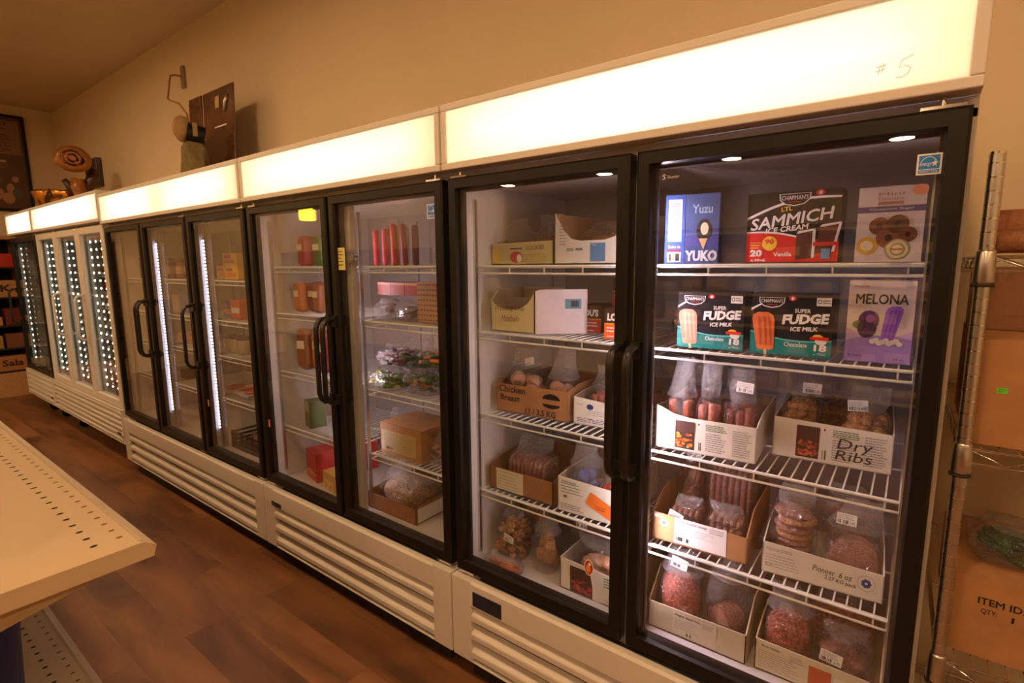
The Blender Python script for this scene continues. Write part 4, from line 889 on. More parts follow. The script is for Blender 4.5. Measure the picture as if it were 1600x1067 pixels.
# third shelf: salad bags
greens = [M('salad_green', srgb(92, 128, 48), .5, var=.35, vscale=60, bump=.8, bscale=80), M('dark_green_leaf', srgb(40, 78, 44), .5, var=.35, vscale=60, bump=.8, bscale=80), C(196, 190, 90), M('purple_leaf', srgb(120, 50, 110), .45, var=.3, vscale=60)]
def veg_bag(label, x, y, z, w_, d, h, cols, seed, rz=0.):
    r = thing('salad_bag', label, 'vegetable bag', (x, y, z), rz, 'vegetable bags on the third shelf')
    rr = random.Random(seed); b = MB()
    for i in range(46):
        m = cols[rr.randrange(len(cols))]; a = rr.uniform(.018, .034)
        b.ball((rr.uniform(-.42, .42) * w_, rr.uniform(-.38, .38) * d, h * rr.uniform(.2, .82)), (a, a * .8, a * .35), m, .7, 2.2, 1, rr.random() * 40)
    b.build('leaves', r)
    vs, fs, tl, tf = film_mesh(w_, d, h, h * 1.25, 'fin', seed, .12)
    b = MB(); b.add(vs, fs, FILM, True); b.add(tl, tf, FILM, True); b.build('bag_film', r)
g1, g2, g3, g4 = greens
veg_bag('green and purple mixed vegetable bag at the front left of the third shelf', -1.90, .185, Z3 + .003, .19, .12, .075, [g1, g3, g4, g1], 3)
veg_bag('bag of green vegetables with orange bits at the front right of the third shelf', -1.70, .20, Z3 + .003, .20, .12, .085, [g1, g2, C(206, 120, 50), g1], 4)
veg_bag('leafy green bag with pale purple piece lying on the front left bag', -1.87, .20, Z3 + .100, .17, .12, .075, [g1, g4, C(200, 170, 200), g2], 5)
veg_bag('dark green leafy bag at the back left of the third shelf', -1.90, .36, Z3 + .003, .19, .13, .16, [g2, g1], 6)
veg_bag('dark green bag on the back right of the third shelf', -1.68, .37, Z3 + .003, .2, .13, .17, [g2, g2, g1], 7)
veg_bag('small green bag leaning on the shelf right end, above the orange bits', -1.64, .21, Z3 + .112, .11, .1, .07, [g1, g2, C(206, 120, 50)], 8)
# fourth shelf: kraft box with a label
def plain_label(b, w_, h): b.rect(w_ * .03, w_ * .88, h * .12, h * .78, -.0006, C(196, 172, 116)); b.fine(w_ * .08, h * .2, w_ * .8, h * .72, -.0010, inkg, 7, .15); b.bars(w_ * .1, h * .18, w_ * .3, h * .26, -.0010)
def kbox():
    r = pbox('brown card box with a large tan label and one flap up, fourth shelf', -1.935, .145, Z4, .262, .142, .22, .0, kraft, plain_label, cat='carton')
    b = MB(); b.X = T(0, 0, .142, 0, math.radians(-24)); b.box(0, .262, 0, .14, 0, .003, kraftd); b.build('top_flap', r)
kbox()
bag('brown frozen packet lying right of the tan-label box', -1.60, .23, Z4 + .004, .13, .14, .10, .13, 'chunks', brown_m, 'fin', wr=.1)
bag('pinkish packet squeezed left of the tan-label box', -1.985, .30, Z4 + .004, .075, .14, .13, .16, 'chunks', C(190, 110, 110), 'fin', wr=.08)
# floor: tray of seed mix
carton('low brown tray with white side holding clear bagged seed mix, on the freezer floor', -2.035, .13, Z5, .330, .40, .072, .0, ext=kraftd, inn=kraftd, side_h=.085)
b = MB(); b.box(-1.703, -1.7022, .14, .50, Z5 + .006, Z5 + .070, cardw)
tr = [o for o in sc.objects if o.get('label', '').startswith('low brown tray')][0]
for i, v in enumerate(b.v): v.x += 2.035; v.y -= .13; v.z -= Z5
b.build('white_side_label', tr)
bag('big clear bag of tan seed mix heaped in the low tray', -1.875, .27, Z5 + .006, .30, .24, .14, .245, 'grain', grain_m, 'gather', wr=.10)
bag('clear crinkled bag of seed mix behind the heaped one in the low tray', -1.82, .465, Z5 + .006, .24, .10, .16, .25, 'grain', grain_m, 'fin', wr=.10)
# second freezer, left door
colr = [C(170, 40, 36), C(200, 120, 50), C(90, 120, 60), C(120, 30, 50), C(220, 190, 90), C(150, 90, 50)]
def small_packs(x0, x1, z, y, n, h, nm, place, grp, k0=0):
    cols = ['red', 'orange', 'green', 'maroon', 'yellow', 'brown']
    for i in range(n):
        c = (i * 2 + k0) % 6; w_ = (x1 - x0) / n
        t = thing('frozen_food_packet', cols[c] + ' ' + nm + ' ' + ['first', 'second', 'third', 'fourth', 'fifth', 'sixth'][i] + ' from the left ' + place, 'food packet', (x0 + w_ * (i + .5), y + (i % 2) * .03, z), R.uniform(-.2, .2), grp)
        b = MB(); b.ball((0, 0, h * .5), (w_ * .46, .035, h * .5), colr[c], .10, 2.4, 3, i + k0, .38); b.build('packet_body', t)
        b = MB(); b.X = T(0, -.036, h * .62); b.box(-w_ * .3, w_ * .3, -.001, .001, -h * .1, h * .1, C(230, 220, 190)); b.build('printed_panel', t)
small_packs(-2.60, -2.42, Z1, .22, 2, .15, 'hanging-style packet', 'on the top shelf behind the left door', 'packets behind the left door')
small_packs(-2.66, -2.40, Z2, .22, 3, .15, 'pizza snack packet', 'on the second shelf behind the left door', 'packets behind the left door', 1)
small_packs(-2.66, -2.38, Z3, .22, 3, .21, 'vegetable packet', 'on the third shelf behind the left door', 'packets behind the left door', 5)
small_packs(-2.68, -2.54, Z2, .45, 2, .16, 'rear packet', 'on the second shelf', 'packets behind the left door', 3)
small_packs(-2.68, -2.54, Z1, .45, 2, .14, 'dim rear packet', 'on the top shelf', 'packets behind the left door', 2)
def edam(b, w_, h):
    b.rect(0, w_, h * .6, h, -.0006, C(150, 170, 120)); 
    for i in range(5): b.disc(w_ * R.uniform(.2, .8), -.0010, h * R.uniform(.2, .6), w_ * .13, h * .08, C(86, 120, 50), 8)
pbox('box with green pods and a white and yellow side, fourth shelf left door', -2.585, .17, Z4, .085, .140, .085, math.radians(-16), C(96, 110, 60), edam, side=lambda b, d, h: (b.rect(0, d, 0, h, -.0006, whitec), b.rect(0, d * .6, h * .6, h, -.001, yel)))
pbox('second green pod box half hidden behind the door stile, fourth shelf', -2.42, .25, Z4, .075, .135, .085, 0, C(90, 104, 56), edam)
def ging(b, w_, h):
    for i in range(9):
        for j in range(5): b.rect(w_ * (i + .1) / 9, w_ * (i + .6) / 9, h * (j + .2) / 5, h * (j + .6) / 5, -.0008, C(240, 220, 216))
    b.rect(w_ * .3, w_ * .75, h * .3, h * .7, -.0012, C(190, 30, 34)); b.text('CHICKEN', w_ * .32, h * .4, w_ * .73, h * .6, -.0016, whitec, .02)
pbox('large red checked chicken box on the floor behind the left door', -2.60, .17, Z5, .15, .150, .34, math.radians(-14), C(196, 60, 54), lambda b, w_, h: food_photo(b, .01, w_ - .01, .01, h * .6, [C(220, 150, 70), C(200, 120, 60)], 14, dark=C(180, 50, 44)), side=ging, cat='frozen food box')
pbox('small yellow box in front of the red checked one', -2.39, .13, Z5, .13, .09, .15, math.radians(-10), C(214, 172, 90), lambda b, w_, h: food_photo(b, .02, w_ - .02, .01, h * .6, [C(200, 120, 50), C(180, 90, 40)], 10, dark=C(226, 190, 110)), cat='frozen food box')

# ------------------------------------------------------------------ three-door freezer
ZC1, ZC2, ZC3, ZC4 = 1.411, 1.176, .961, .701
def yb(b, w_, h): b.rect(w_ * .1, w_ * .9, h * .2, h * .5, -.0006, C(220, 120, 40)); b.rect(w_ * .1, w_ * .6, h * .6, h * .85, -.0006, C(180, 60, 40))
pbox('yellow box at the left on the top shelf behind the right door', -3.56, .22, ZC1, .14, .08, .10, 0, C(226, 170, 60), yb, cat='frozen food box', group='yellow boxes on the top shelf')
pbox('yellow box at the right on the top shelf behind the right door', -3.41, .20, ZC1, .16, .08, .10, 0, C(240, 190, 70), yb, cat='frozen food box', group='yellow boxes on the top shelf')
pbox('upper yellow box lying on top of the two others', -3.47, .22, ZC1 + .081, .17, .075, .10, 0, C(244, 200, 60), yb, cat='frozen food box', group='yellow boxes on the top shelf')
pbox('blue packet box on the second shelf of the three-door freezer', -3.52, .22, ZC2, .10, .10, .09, 0, C(90, 100, 190), yb)
pbox('orange-red packet box right of the blue one, second shelf', -3.38, .20, ZC2, .12, .11, .09, 0, C(220, 90, 40), lambda b, w_, h: b.rect(w_ * .1, w_ * .9, h * .3, h * .6, -.0006, whitec))
for i in range(3):
    t = thing('storage_jar', ['pale tub with dark lid, leftmost', 'pale tub with dark lid, middle one', 'pale tub with dark lid, rightmost'][i] + ' on the third shelf behind the right door', 'tub', (-3.48 + i * .085, .23, ZC3), 0, 'pale tubs on the third shelf')
    b = MB(); b.lathe([(.028, 0), (.036, .01), (.038, .075), (.034, .085)], (0, 0, 0), C(200, 186, 180), 16); b.build('tub_body', t)
    b = MB(); b.lathe([(.038, .0855), (.039, .09), (.038, .10), (.02, .103)], (0, 0, 0), C(80, 50, 50), 16); b.build('lid', t)
trayr = M('red_meat_tray', srgb(190, 84, 70), .4, var=.3, vscale=60)
for i in range(3):
    t = thing('meat_tray', 'flat wrapped tray of red meat, ' + ['left', 'middle', 'right'][i] + ' one on the fourth shelf behind the right door', 'meat tray', (-3.48 + i * .12, .24 + .02 * (i % 2), ZC4), 0, 'wrapped meat trays')
    b = MB(); b.prism([(-.05, .004), (.05, .004), (.055, .02), (-.055, .02)], 'y', -.07, .07, C(220, 210, 210)); b.build('foam_tray', t)
    b = MB(); b.ball((0, 0, .028), (.047, .062, .012), trayr, .25, 3, 2, i); b.build('meat_slices', t)
t = thing('plastic_crate', 'black slatted plastic crate on the floor of the three-door freezer', 'crate', (-3.38, .14, Z5 + .002))
b = MB(); b.box(0, .38, 0, .3, 0, .006, blk)
for k in range(4):
    z = .012 + k * .026
    for (x0, x1, y0, y1) in ((0, .38, 0, .006), (0, .38, .294, .30), (0, .006, 0, .3), (.374, .38, 0, .3)): b.box(x0, x1, y0, y1, z, z + .014, blk)
for (x, y) in ((0, 0), (.37, 0), (0, .29), (.37, .29), (.12, 0), (.25, 0)): b.box(x, x + .01, y, y + .01, 0, .11, blk)
b.build('crate_body', t)
bag('orange-labelled packet lying in the black crate', -3.22, .24, Z5 + .011, .18, .14, .06, .08, 'chunks', C(200, 100, 70), 'fin', wr=.1)
jr = None
for i in range(6):      # middle door
    x = -4.24 + i * .075; lab = 'dark red jar ' + ['at the far left', 'second from left', 'third from left', 'fourth from left', 'fifth from left', 'at the right end'][i] + ' on the top shelf behind the middle door'
    if jr is None:
        jr = thing('sauce_jar', lab, 'jar', (x, .22, ZC1), 0, 'dark red jars')
        b = MB(); b.lathe([(.028, 0), (.032, .006), (.032, .10), (.022, .118)], (0, 0, 0), C(120, 30, 34, rough=.2), 14); b.build('jar_body', jr)
        b = MB(); b.lathe([(.024, .1185), (.025, .12), (.025, .135), (.02, .137)], (0, 0, 0), C(60, 20, 24), 14); b.build('lid', jr)
        b = MB(); b.lathe([(.0325, .03), (.0327, .031), (.0327, .08), (.0325, .081)], (0, 0, 0), C(196, 150, 110), 14); b.build('jar_label', jr)
    else: dup(jr, (x, .22 + .03 * (i % 2), ZC1), 0, lab)
for i, (x, z, w_, h, c, lb) in enumerate([(-4.02, ZC2, .12, .12, (210, 190, 190), 'pale carton left on the second shelf behind the middle door'), (-3.86, ZC2, .10, .14, (120, 130, 190), 'bluish carton on the second shelf behind the middle door'),
        (-3.98, ZC3, .14, .07, (214, 160, 150), 'pink flat box on the third shelf behind the middle door'), (-3.80, ZC3, .12, .09, (200, 184, 176), 'cream box on the third shelf behind the middle door'), (-4.0, ZC4, .12, .06, (70, 66, 70), 'dark tray on the fourth shelf behind the middle door'),
        (-4.68, ZC1, .12, .15, (170, 110, 70), 'tan carton on the top shelf behind the left door'), (-4.50, ZC1, .12, .12, (180, 60, 50), 'red carton on the top shelf behind the left door of three'), (-4.66, ZC2, .2, .12, (190, 150, 110), 'wide tan carton on the second shelf behind the left door of three'),
        (-4.62, ZC3, .14, .14, (170, 90, 60), 'rusty brown carton on the third shelf behind the left door of three'), (-4.60, ZC4, .2, .1, (200, 180, 150), 'cream carton on the fourth shelf behind the left door of three')]):
    pbox(lb, x - (.22 if x > -4.3 else .10), .20, z, w_, h, .10, 0, C(*c), yb if i in (3, 7) else None, cat='carton')

# ------------------------------------------------------------------ drinks in the two far coolers
def bottle(label, loc, body, cap, group, cat='bottle'):
    t = thing('drink_bottle', label, cat, loc, 0, group)
    b = MB(); b.lathe([(.026, 0), (.031, .006), (.031, .12), (.024, .15), (.012, .175), (.012, .19)], (0, 0, 0), body, 12); b.build('bottle_body', t)
    b = MB(); b.lathe([(.014, .1905), (.0145, .192), (.0145, .207), (.012, .209)], (0, 0, 0), cap, 12); b.build('cap', t)
    b = MB(); b.lathe([(.0315, .04), (.0318, .041), (.0318, .10), (.0315, .101)], (0, 0, 0), C(210, 200, 180), 12); b.build('bottle_label', t)
    return t
protos = []; bc = [((60, 90, 50), 'green'), ((120, 60, 30), 'amber'), ((190, 40, 36), 'red'), ((40, 60, 130), 'blue'), ((210, 150, 60), 'yellow'), ((50, 36, 30), 'dark')]
shn = [(Z5, 'on the floor'), (.666, 'on the lowest shelf'), (.936, 'on the third shelf'), (1.186, 'on the second shelf'), (1.446, 'on the top shelf')]
k = 0
for bay, x0, x1 in (('left', -6.70, -6.22), ('middle', -6.08, -5.58), ('right', -5.44, -4.96)):
    for zi, (z, zn) in enumerate(shn):
        for i in range(6):
            x = x0 + (x1 - x0) * i / 5; c = bc[(zi * 2 + i // 2 + len(bay)) % 6]
            lb = '%s bottle %s, %s cream door, %s from left' % (c[1], zn, bay, ['first', 'second', 'third', 'fourth', 'fifth', 'sixth'][i])
            pr = [p for p in protos if p[0] == c[1]]
            if pr: dup(pr[0][1], (x, .20, z), 0, lb)
            else: protos.append((c[1], bottle(lb, (x, .20, z), C(*c[0], rough=.15), C(220, 210, 200) if c[1] != 'red' else C(120, 20, 20), 'bottles in the cream-framed cooler')))
for bay, x0, x1 in (('left', -7.74, -7.42), ('right', -7.24, -6.92)):
    for z, zn in shn:
        for i in range(4):
            x = x0 + (x1 - x0) * i / 3
            dup(protos[[p[0] for p in protos].index('green')][1], (x, .22, z), 0, 'green bottle %s, %s half of farthest cooler, %s from left' % (zn, bay, ['first', 'second', 'third', 'fourth'][i]), 'green bottles in the farthest cooler')

# ------------------------------------------------------------------ things on top of the cabinets
ZT = 1.84
wood = M('carved_wood', srgb(150, 92, 40), .32, var=.35, vscale=9, bump=.4, bscale=30)
woodd = M('dark_carved_wood', srgb(70, 42, 26), .4, var=.3, vscale=12, bump=.4, bscale=30)
t = thing('carved_wood_sculpture', 'golden brown carved wood sculpture, round swirled head on a forked stem, above the cream-framed cooler', 'sculpture', (-6.98, .45, ZT + .0005), 1.33)
b = MB(); b.tube([(0, 0, .0), (0, 0, .02), (.01, 0, .20), (0, 0, .34), (-.005, 0, .46), (.0, -.01, .55)], [.085, .075, .06, .055, .07, .05], wood, 14); b.build('stem', t)
b = MB(); b.tube([(-.02, 0, .34), (-.07, 0, .46), (-.11, .0, .53)], [.045, .035, .028], woodd, 10); b.build('branch_stub', t)
b = MB(); b.tube([(.03, .03, .34), (.06, .05, .46), (.12, .06, .55), (.15, .04, .66)], [.045, .05, .06, .04], woodd, 12); b.build('side_growth', t)
b = MB(); b.X = T(-.02, -.04, .73, 0, math.pi / 2 - .12) @ Matrix.Diagonal((.62, .56, .7, 1))
b.lathe([(.01, .062), (.04, .075), (.055, .06)], (0, 0, 0), wood, 28); b.lathe([(.055, .06), (.065, .035), (.08, .06)], (0, 0, 0), woodd, 28); b.lathe([(.08, .06), (.10, .072), (.12, .055)], (0, 0, 0), wood, 28); b.lathe([(.12, .055), (.132, .028), (.148, .05)], (0, 0, 0), woodd, 28); b.lathe([(.148, .05), (.18, .062), (.215, .04), (.24, 0), (.225, -.06), (.14, -.11), (.04, -.12)], (0, 0, 0), wood, 28)
for i, v in enumerate(b.v): v += Vector((0, 0, 0)) + .012 * Vector(noise.noise_vector(v * 7))
b.build('swirled_head', t)
t = thing('dark_wall_box', 'small dark grey box fixed to the wall right of the carved sculpture', 'grey_box', (-7.79, YW - .001, 2.42))  # plain grey box with a slightly darker front face
b = MB(); b.box(-.20, .20, -.06, 0, 0, .31, C(84, 66, 62)); b.build('wall_box_body', t, .01); b = MB(); b.box(-.18, .18, -.064, -.0605, .02, .29, C(70, 56, 52)); b.build('wall_box_front', t)
t = thing('brass_bowl', 'shiny brass bowl on top of the farthest cooler', 'bowl', (-7.50, .47, ZT + .0005))
b = MB(); b.lathe([(.10, 0), (.14, .01), (.26, .34), (.30, .435), (.29, .45), (.22, .40)], (0, 0, 0), M('brass', srgb(206, 140, 60), .2, 1.), 24); b.build('bowl_body', t)
b = MB(); b.tube([(-.31, 0, .46), (-.1, 0, .475), (.1, 0, .48), (.28, 0, .465), (.33, 0, .44)], .012, woodd, 8); b.build('dark_rod', t)
t = thing('dried_twigs', 'small bundle of dark curled twigs on top between the brass bowl and the sculpture', 'twigs', (-7.0, .20, ZT + .0005))
b = MB()
for i in range(4): b.tube([(-.12 + .05 * i, 0, .008), (-.10 + .04 * i, 0, .33), (-.02 + .03 * i, 0, .385 + .01 * i), (.08 + .02 * i, 0, .35)], .008, woodd, 6)
b.build('twig_bundle', t)
# acrylic board leaning on the wall
brd = M('brown_mirror_board', srgb(96, 64, 44), .16, var=.5, vscale=3.5, spec=.8)
t = thing('leaning_board', 'tall glossy brown board leaning on the wall above the three-door freezer', 'board', (-4.70, .60, ZT + .0005), 0)
b = MB(); b.X = T(.215, 0, 0, 0, -.04); b.box(0, .47, 0, .012, 0, .935, brd); b.build('wide_panel', t, .003)
b = MB(); b.X = T(0, 0, 0, 0, -.04); b.box(0, .212, -.012, 0, 0, .93, brd); b.build('narrow_panel', t, .003)
b = MB(); b.X = T(.18, -.003, 0, 0, -.04)
for (x0, x1, z0, z1) in ((.28, .48, .30, .31), (.22, .40, .66, .67)):
    b = MB(); b.X = T(.18, -.003, 0, 0, -.04); b.box(x0, x1, -.002, 0, z0, z1, paper); b.build('pale_bar', t)  # thin pale bars across the front of the board
b = MB(); b.X = T(.18, -.003, 0, 0, -.04)
b.box(.17, .185, -.002, 0, .05, .33, C(220, 210, 200)); b.build('pale_upright_bar', t); b = MB(); b.X = T(.18, -.003, 0, 0, -.04); b.box(.24, .30, -.002, 0, .80, .88, C(196, 170, 110)); b.build('tan_tag', t)
b = MB(); b.X = T(.18, -.004, 0, 0, -.04); b.tube([(.38, 0, .76), (.41, -.01, .81), (.43, 0, .87)], .012, steel, 8); b.build('metal_clip', t)
t = thing('cloth_vest', 'grey-green garment with a black cap hanging in front of the leaning board', 'garment', (-4.31, .45, ZT + .0005), 1.15)
b = MB(); b.ball((.02, 0, .305), (.095, .07, .26), M('grey_green_cloth', srgb(128, 116, 78), .9, var=.2, vscale=20), .25, 2.2, 4, 3, .8); b.build('cloth_body', t)
b = MB(); b.ball((-.045, -.02, .62), (.06, .06, .09), M('beige_cloth', srgb(170, 140, 96), .9, var=.1), .15, 2, 3, 8); b.build('cap_crown', t)
b = MB(); b.X = T(.03, -.03, .60, .1, .1); b.cyl((-.05, 0, 0), (.06, 0, -.02), .062, black, 16); b.build('black_band', t)
b = MB(); b.X = T(.03, -.098, .60, .1, .1); b.box(-.01, .02, -.002, .0, -.04, .05, C(150, 134, 90)); b.build('strap', t)
t = thing('wall_outlet_cable', 'thin beige cable looping from a wall bracket down to the black cap', 'cable', (-5.276, YW - .001, 3.117))
b = MB(); b.box(-.03, .03, -.02, 0, -.09, .09, C(150, 130, 110)); b.build('wall_bracket', t, .004)
b = MB(); b.tube([(0, -.02, 0), (-.02, -.06, .01), (-.02, -.10, -.005), (.0, -.12, -.06), (.136, -.20, -.249), (.30, -.25, -.30), (.586, -.30, -.387), (.876, -.37, -.527), (.96, -.40, -.60)], .007, C(170, 120, 84), 8); b.build('cable_run', t)

# ------------------------------------------------------------------ left end: poster and display unit
t = thing('framed_poster', 'large black-framed brown poster high on the left end wall', 'poster', (XL + .012, -.35, 2.20))
b = MB()
for (y0, y1, z0, z1) in ((0, .90, 0, .035), (0, .90, 1.145, 1.18), (0, .035, .035, 1.145), (.865, .90, .035, 1.145)): b.box(-.01, .025, y0, y1, z0, z1, black)
b.build('poster_frame', t, .003)
b = MB(); b.X = Matrix.Rotation(math.pi / 2, 4, 'Z'); b.box(.035, .865, -.008, 0, .035, 1.145, C(92, 66, 52))
b.X = Matrix.Rotation(math.pi / 2, 4, 'Z') @ Matrix.Translation((0, -.009, 0))
b.rect(.20, .84, .70, 1.11, 0, C(136, 104, 80)); b.fine(.24, .72, .80, 1.02, -.001, C(80, 52, 44), 12, .4); b.text('OUR STORY', .3, 1.05, .74, 1.09, -.001, C(60, 36, 30), .02)
for i in range(26): b.disc(R.uniform(.12, .8), -.001 - i * .0001, R.uniform(.12, .6), R.uniform(.03, .08), R.uniform(.03, .08), C(*R.choice([(150, 110, 84), (60, 44, 38), (110, 80, 64), (86, 90, 84), (170, 130, 100)])), 9)
b.rect(.5, .68, .60, .625, -.005, C(190, 160, 130)); b.build('poster_print', t)
tan = M('tan_unit_frame', srgb(196, 156, 108), .6); darkw = M('dark_shelf_back', srgb(44, 32, 28), .8)
UX = -8.80
t = thing('display_unit', 'tan-framed dark display unit standing against the left end wall', 'shelving unit', (UX, -1.2, ZF))
b = MB(); b.box(-.44, 0, 1.425, 1.455, 0, 1.95, tan); b.box(-.44, 0, 0, .03, 0, 1.95, tan); b.box(-.44, 0, .03, 1.425, 1.91, 1.95, tan); b.box(-.44, 0, .03, 1.425, 0, .30, tan); b.box(-.44, -.42, .03, 1.425, .30, 1.91, darkw); b.build('unit_frame', t, .003)
for z in (.30, .58, .86, 1.20, 1.56):
    b = MB(); b.box(-.42, -.005, .031, 1.424, z, z + .022, darkw); b.build('shelf', t)
def unit_box(lb, y, z, w_, h, c, txt=None):
    r = thing('product_box', lb, 'box', (UX - .03, y, z), math.pi / 2); b = MB(); b.box(0, w_, 0, .15, 0, h, C(*c))
    if txt: b.text(txt, w_ * .12, h * .3, w_ * .88, h * .75, -.001, C(60, 34, 24), .03)
    b.build('box_body', r); return r
u0 = ZF + .3225
unit_box('tan card box with dark lettering on the lowest shelf of the display unit', -.07, u0, .26, .18, (176, 126, 84), 'Sala')
unit_box('small pale box left of the lettered box, display unit', -.30, u0, .16, .12, (170, 150, 120))
unit_box('yellow-green box on the second shelf of the display unit', -.20, ZF + .6025, .2, .15, (170, 140, 60))
unit_box('brown box right of the yellow-green one, display unit', .03, ZF + .6025, .16, .17, (130, 84, 60))
unit_box('cream box on the middle shelf of the display unit', -.20, ZF + .8825, .22, .10, (190, 150, 96))
unit_box('dark red box on the middle shelf right, display unit', .05, ZF + .8825, .14, .20, (110, 50, 40))
unit_box('wide kraft box with letters on the fourth shelf of the display unit', -.22, ZF + 1.2225, .42, .20, (186, 140, 94), 'S I K')
unit_box('bright red box on the top shelf of the display unit', .03, ZF + 1.5825, .17, .16, (190, 50, 36))
unit_box('olive jar box on the top shelf left, display unit', -.25, ZF + 1.5825, .2, .22, (90, 70, 40))

# ------------------------------------------------------------------ foreground gondola shelving
gm = M('cream_steel_shelf', srgb(206, 184, 150), .42, var=.02, vscale=4)
gm2 = M('cream_shelf_lip', srgb(190, 168, 130), .4)
GZ = .95; GX = -1.250
hole = M('shelf_hole', (.012, .01, .01), .9); holef = M('covered_hole', srgb(120, 84, 56), .8)
t = thing('gondola_shelving', 'cream perforated metal gondola shelving in the left foreground', 'shelving', (0, 0, 0))
def gshelf(z, y_in, y_back, thick):
    b = MB(); L0 = -5.2
    b.prism([(y_back, z - thick), (y_in + .020, z - thick), (y_in + .026, z - .014), (y_in + .006, z - .001), (y_in, z), (y_back, z)], 'x', L0, GX, gm)
    b.box(L0, GX - .01, y_in + .0005, y_in + .0065, z - .001, z + .0006, gm2)
    n = 0; x = GX - .060
    while x > -4.2:
        for yy, m, r in ((y_in - .060, hole, .0065), (y_in - .018, holef, .0058)):
            b.add([(x + r * .75 * math.cos(2 * math.pi * k / 10), yy + r * math.sin(2 * math.pi * k / 10), z + .0005) for k in range(10)], [tuple(range(10))], m)
        x -= .0458
    return b.build('shelf_deck', t)
gshelf(GZ, -.990, -1.47, .036); gshelf(.34, -.985, -1.47, .036)
b = MB(); b.box(-5.2, GX - .006, -1.50, -1.472, ZF, 1.62, gm2); b.build('back_panel', t)
for x in (GX - .03, -2.46, -3.68):
    b = MB(); b.box(x - .012, x + .012, -1.471, -1.445, ZF, 1.62, gm2); b.build('upright', t)
    b = MB(); b.prism([(-1.445, GZ - .037), (-1.05, GZ - .037), (-1.05, GZ - .05), (-1.445, GZ - .13)], 'x', x - .002, x + .002, gm2); b.build('bracket', t)
b = MB(); b.box(-5.2, GX - .003, -1.46, -.995, ZF, .304 - .001, gm2); b.build('base_plinth', t)
t = thing('storage_tub', 'dark blue round tub on the lower gondola shelf at the left edge', 'tub', (-1.83, -1.20, .3415))
b = MB(); b.lathe([(.07, 0), (.085, .01), (.10, .30), (.104, .31), (.104, .33), (.09, .335)], (0, 0, 0), C(34, 44, 96), 24); b.build('tub_body', t)
b = MB(); b.lathe([(.107, .336), (.108, .34), (.108, .362), (.10, .367)], (0, 0, 0), C(24, 32, 76), 24); b.build('lid', t)

# ------------------------------------------------------------------ right side: wire rack with boxes
t = thing('wire_rack', 'chrome wire shelving rack with grooved posts, right of the nearest freezer', 'wire rack', (.030, .05, 0), .018)
RD = .76; RW = 1.1
for (px_, py_) in ((0, 0), (0, RD), (RW, 0), (RW, RD)):
    b = MB(); z = ZF + .02; b.cyl((px_, py_, ZF), (px_, py_, 1.685), .0125, steel, 16)
    while z < 1.68: b.cyl((px_, py_, z), (px_, py_, z + .0025), .01285, chrome, 16, cap=False); z += .0254
    b.cyl((px_, py_, 1.685), (px_, py_, 1.690), .0122, chrome, 16); b.build('post', t)
def truss(b, p, q, z):
    p = Vector(p); q = Vector(q); L_ = (q - p).length; n = max(3, int(L_ / .05)); d = (q - p)
    for zz in (z, z - .029): b.cyl(p + Vector((0, 0, zz)), q + Vector((0, 0, zz)), .003, chrome, 6)
    b.tube([p + d * (i / n) + Vector((0, 0, z - .003 - .023 * (i % 2))) for i in range(n + 1)], .0018, chrome, 5)
RZ = (1.496, 1.112, .640, .12)
for z in RZ:
    b = MB()
    for px_, py_ in ((0, 0), (0, RD), (RW, 0), (RW, RD)): b.lathe([(.0165, -.048), (.0175, -.044), (.0165, -.010), (.0150, .012), (.0135, .016)], (px_, py_, z - .004), steel, 16); b.lathe([(.0180, -.054), (.0180, -.049)], (px_, py_, z - .004), darkm, 16)
    truss(b, (.016, 0, 0), (RW - .016, 0, 0), z); truss(b, (.016, RD, 0), (RW - .016, RD, 0), z); truss(b, (0, .016, 0), (0, RD - .016, 0), z); truss(b, (RW, .016, 0), (RW, RD - .016, 0), z)
    x = .03
    while x < RW - .02: b.cyl((x, 0, z + .001), (x, RD, z + .001), .0016, chrome, 4); x += .028
    for yy in (.12, .34): b.cyl((0, yy, z - .003), (RW, yy, z - .003), .0025, chrome, 4)
    b.build('wire_shelf', t)
def kdeco1(b, w_, h): b.rect(.037, .054, .110, .121, -.0008, C(110, 220, 60)); b.fine(.039, .112, .052, .120, -.0012, inkgr, 2, .3); b.rect(.110, .19, .03, .075, -.0008, ink); b.rect(.112, .19, .055, .070, -.0012, redc)
pbox('plain kraft box with a small green price sticker on the middle rack shelf', .036, .085, RZ[1] + .004, .52, .215, .40, 0, kraft, kdeco1, cat='cardboard box')
def kdeco2(b, w_, h): b.text('ITEM ID:84', .046, .122, .140, .137, -.0008, ink, .02); b.text('QTY:', .052, .100, .078, .113, -.0008, ink, .02); b.text('1', .100, .097, .105, .110, -.0008, ink, .02)
pbox('kraft box printed with item number and quantity on the lower rack shelf', .042, .10, RZ[2] + .004, .55, .175, .36, 0, kraft, kdeco2, cat='cardboard box')
pbox('brown paper-wrapped bale at the back above the green-sticker box', .040, .30, RZ[1] + .22, .5, .14, .20, 0, C(150, 108, 80), cat='bale')
b = None
for i, (y, z, r, lb) in enumerate([(.30, RZ[0] + .032, .024, 'front brown fabric roll lying on the top rack shelf'), (.40, RZ[0] + .060, .05, 'larger brown fabric roll behind on the top rack shelf')]):
    q = thing('fabric_roll', lb, 'fabric roll', (.065, y, z), 0, 'brown fabric rolls'); b = MB(); b.tube([(0, 0, 0), (.25, 0, .001), (.9, 0, 0)], [r, r * 1.03, r], M('brown_burlap', srgb(176, 122, 92), .9, var=.3, vscale=14, bump=.5, bscale=80), 16); b.build('rolled_cloth', q)
    b = MB(); b.cyl((-.004, 0, 0), (-.001, 0, 0), r * .5, C(120, 84, 60), 14); b.build('roll_core', q)
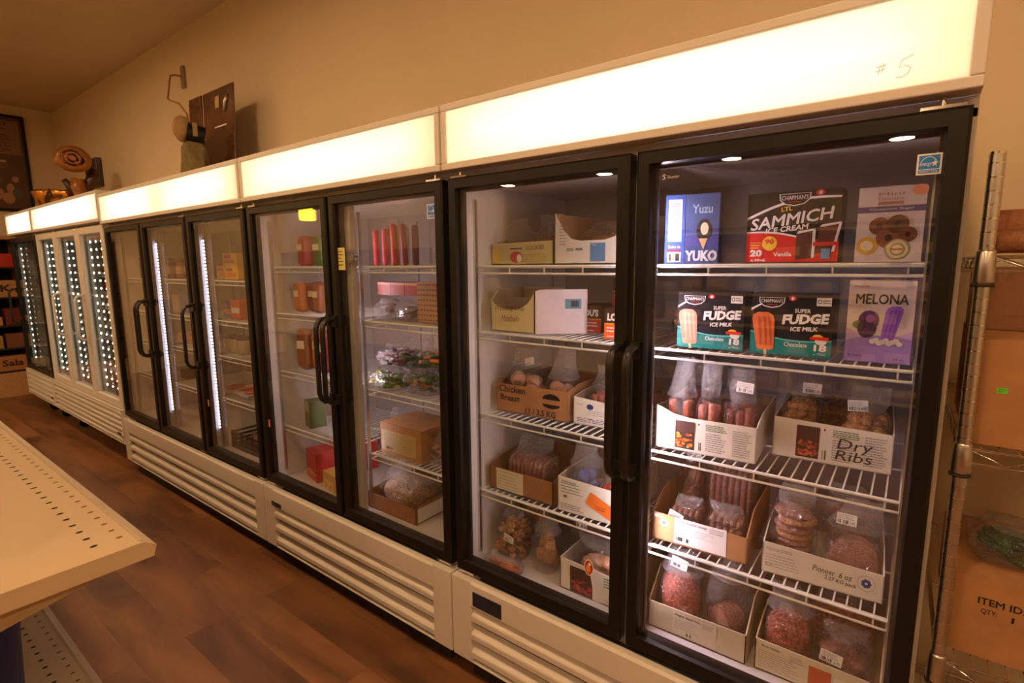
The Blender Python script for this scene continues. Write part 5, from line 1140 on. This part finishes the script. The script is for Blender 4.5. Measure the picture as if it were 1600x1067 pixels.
bag('clear bag of green leafy produce on the item-number box', .16, .24, RZ[2] + .181, .17, .15, .075, .10, 'chunks', g2, 'fin', wr=.12)
bag('clear bag of round tins on the item-number box, at the photo right edge', .34, .24, RZ[2] + .181, .15, .15, .085, .11, 'chunks', C(130, 60, 50), 'fin', wr=.12)

# ------------------------------------------------------------------ across the aisles, seen as reflections in the doors
darkgood = [(96, 60, 40), (60, 70, 50), (110, 40, 34), (120, 100, 60), (50, 50, 70), (140, 110, 80), (80, 50, 60), (150, 70, 50)]
def aisle(x0, x1, y, h, nm, seed, depth=.45):
    t = thing('aisle_shelving', nm, 'shelving', (x0, y, ZF)); L_ = x1 - x0; b = MB(); n = int(h / .38)
    b.box(0, L_, -.03, .0, 0, h, M('brown_aisle_back', srgb(88, 66, 50), .7)); b.build('back_panel', t)
    for i in range(n + 1):
        b = MB(); b.box(0, L_, .0005, depth, .10 + i * .36, .13 + i * .36, gm2); b.build('shelf_deck', t)
    rr = random.Random(seed); pro = []
    for i in range(n):
        x = .05
        while x < L_ - .3:
            w_ = rr.uniform(.14, .34); hh = rr.uniform(.16, .30); j = rr.randrange(8)
            lb = 'grocery boxes across the aisle, too far to tell apart'
            p_ = [q for q in ASP if q[1] == j]
            if p_: o = p_[0][0].copy(); COL.objects.link(o)
            else:
                m = MB(); m.box(0, 1, 0, 1, 0, 1, C(*darkgood[j])); m.box(.15, .85, 1, 1.01, .3, .7, C(200, 180, 150)); o = m.build('grocery_box'); ASP.append((o, j))
                tag(o, lb, 'box', 'grocery boxes across the aisle')
            o.location = (x0 + x, y + .10, ZF + .1305 + i * .36); o.scale = (w_, depth - .14, hh)
            x += w_ + rr.uniform(.01, .12)
ASP = []
aisle(-8.2, -3.6, -4.3, 1.75, 'long brown aisle shelving across the shop, left run, seen in the door reflections', 3)
aisle(-3.0, 2.6, -5.6, 2.0, 'long brown aisle shelving across the shop, right run, seen in the door reflections', 5)

t = thing('pendant_lamp', 'glowing yellow pendant lamp over the aisle, seen reflected in a freezer door', 'pendant lamp', (-7.07, -3.0, 2.13))
b = MB(); b.cyl((0, 0, .20), (0, 0, ZC - 2.13 - .001), .006, black, 6); b.lathe([(.03, .20), (.035, .18), (.012, .23)], (0, 0, 0), black, 12); b.build('cord', t)
b = MB(); b.lathe([(.085, 0), (.10, .01), (.105, .12), (.09, .17), (.03, .19)], (0, 0, 0), emitter('yellow_lamp_shade', (1.0, .62, .03), 14.0), 20); b.build('lamp_shade', t)

# ------------------------------------------------------------------ floor to z = 0
for o in list(sc.objects):
    if o.parent is None: o.location.z += 0.08
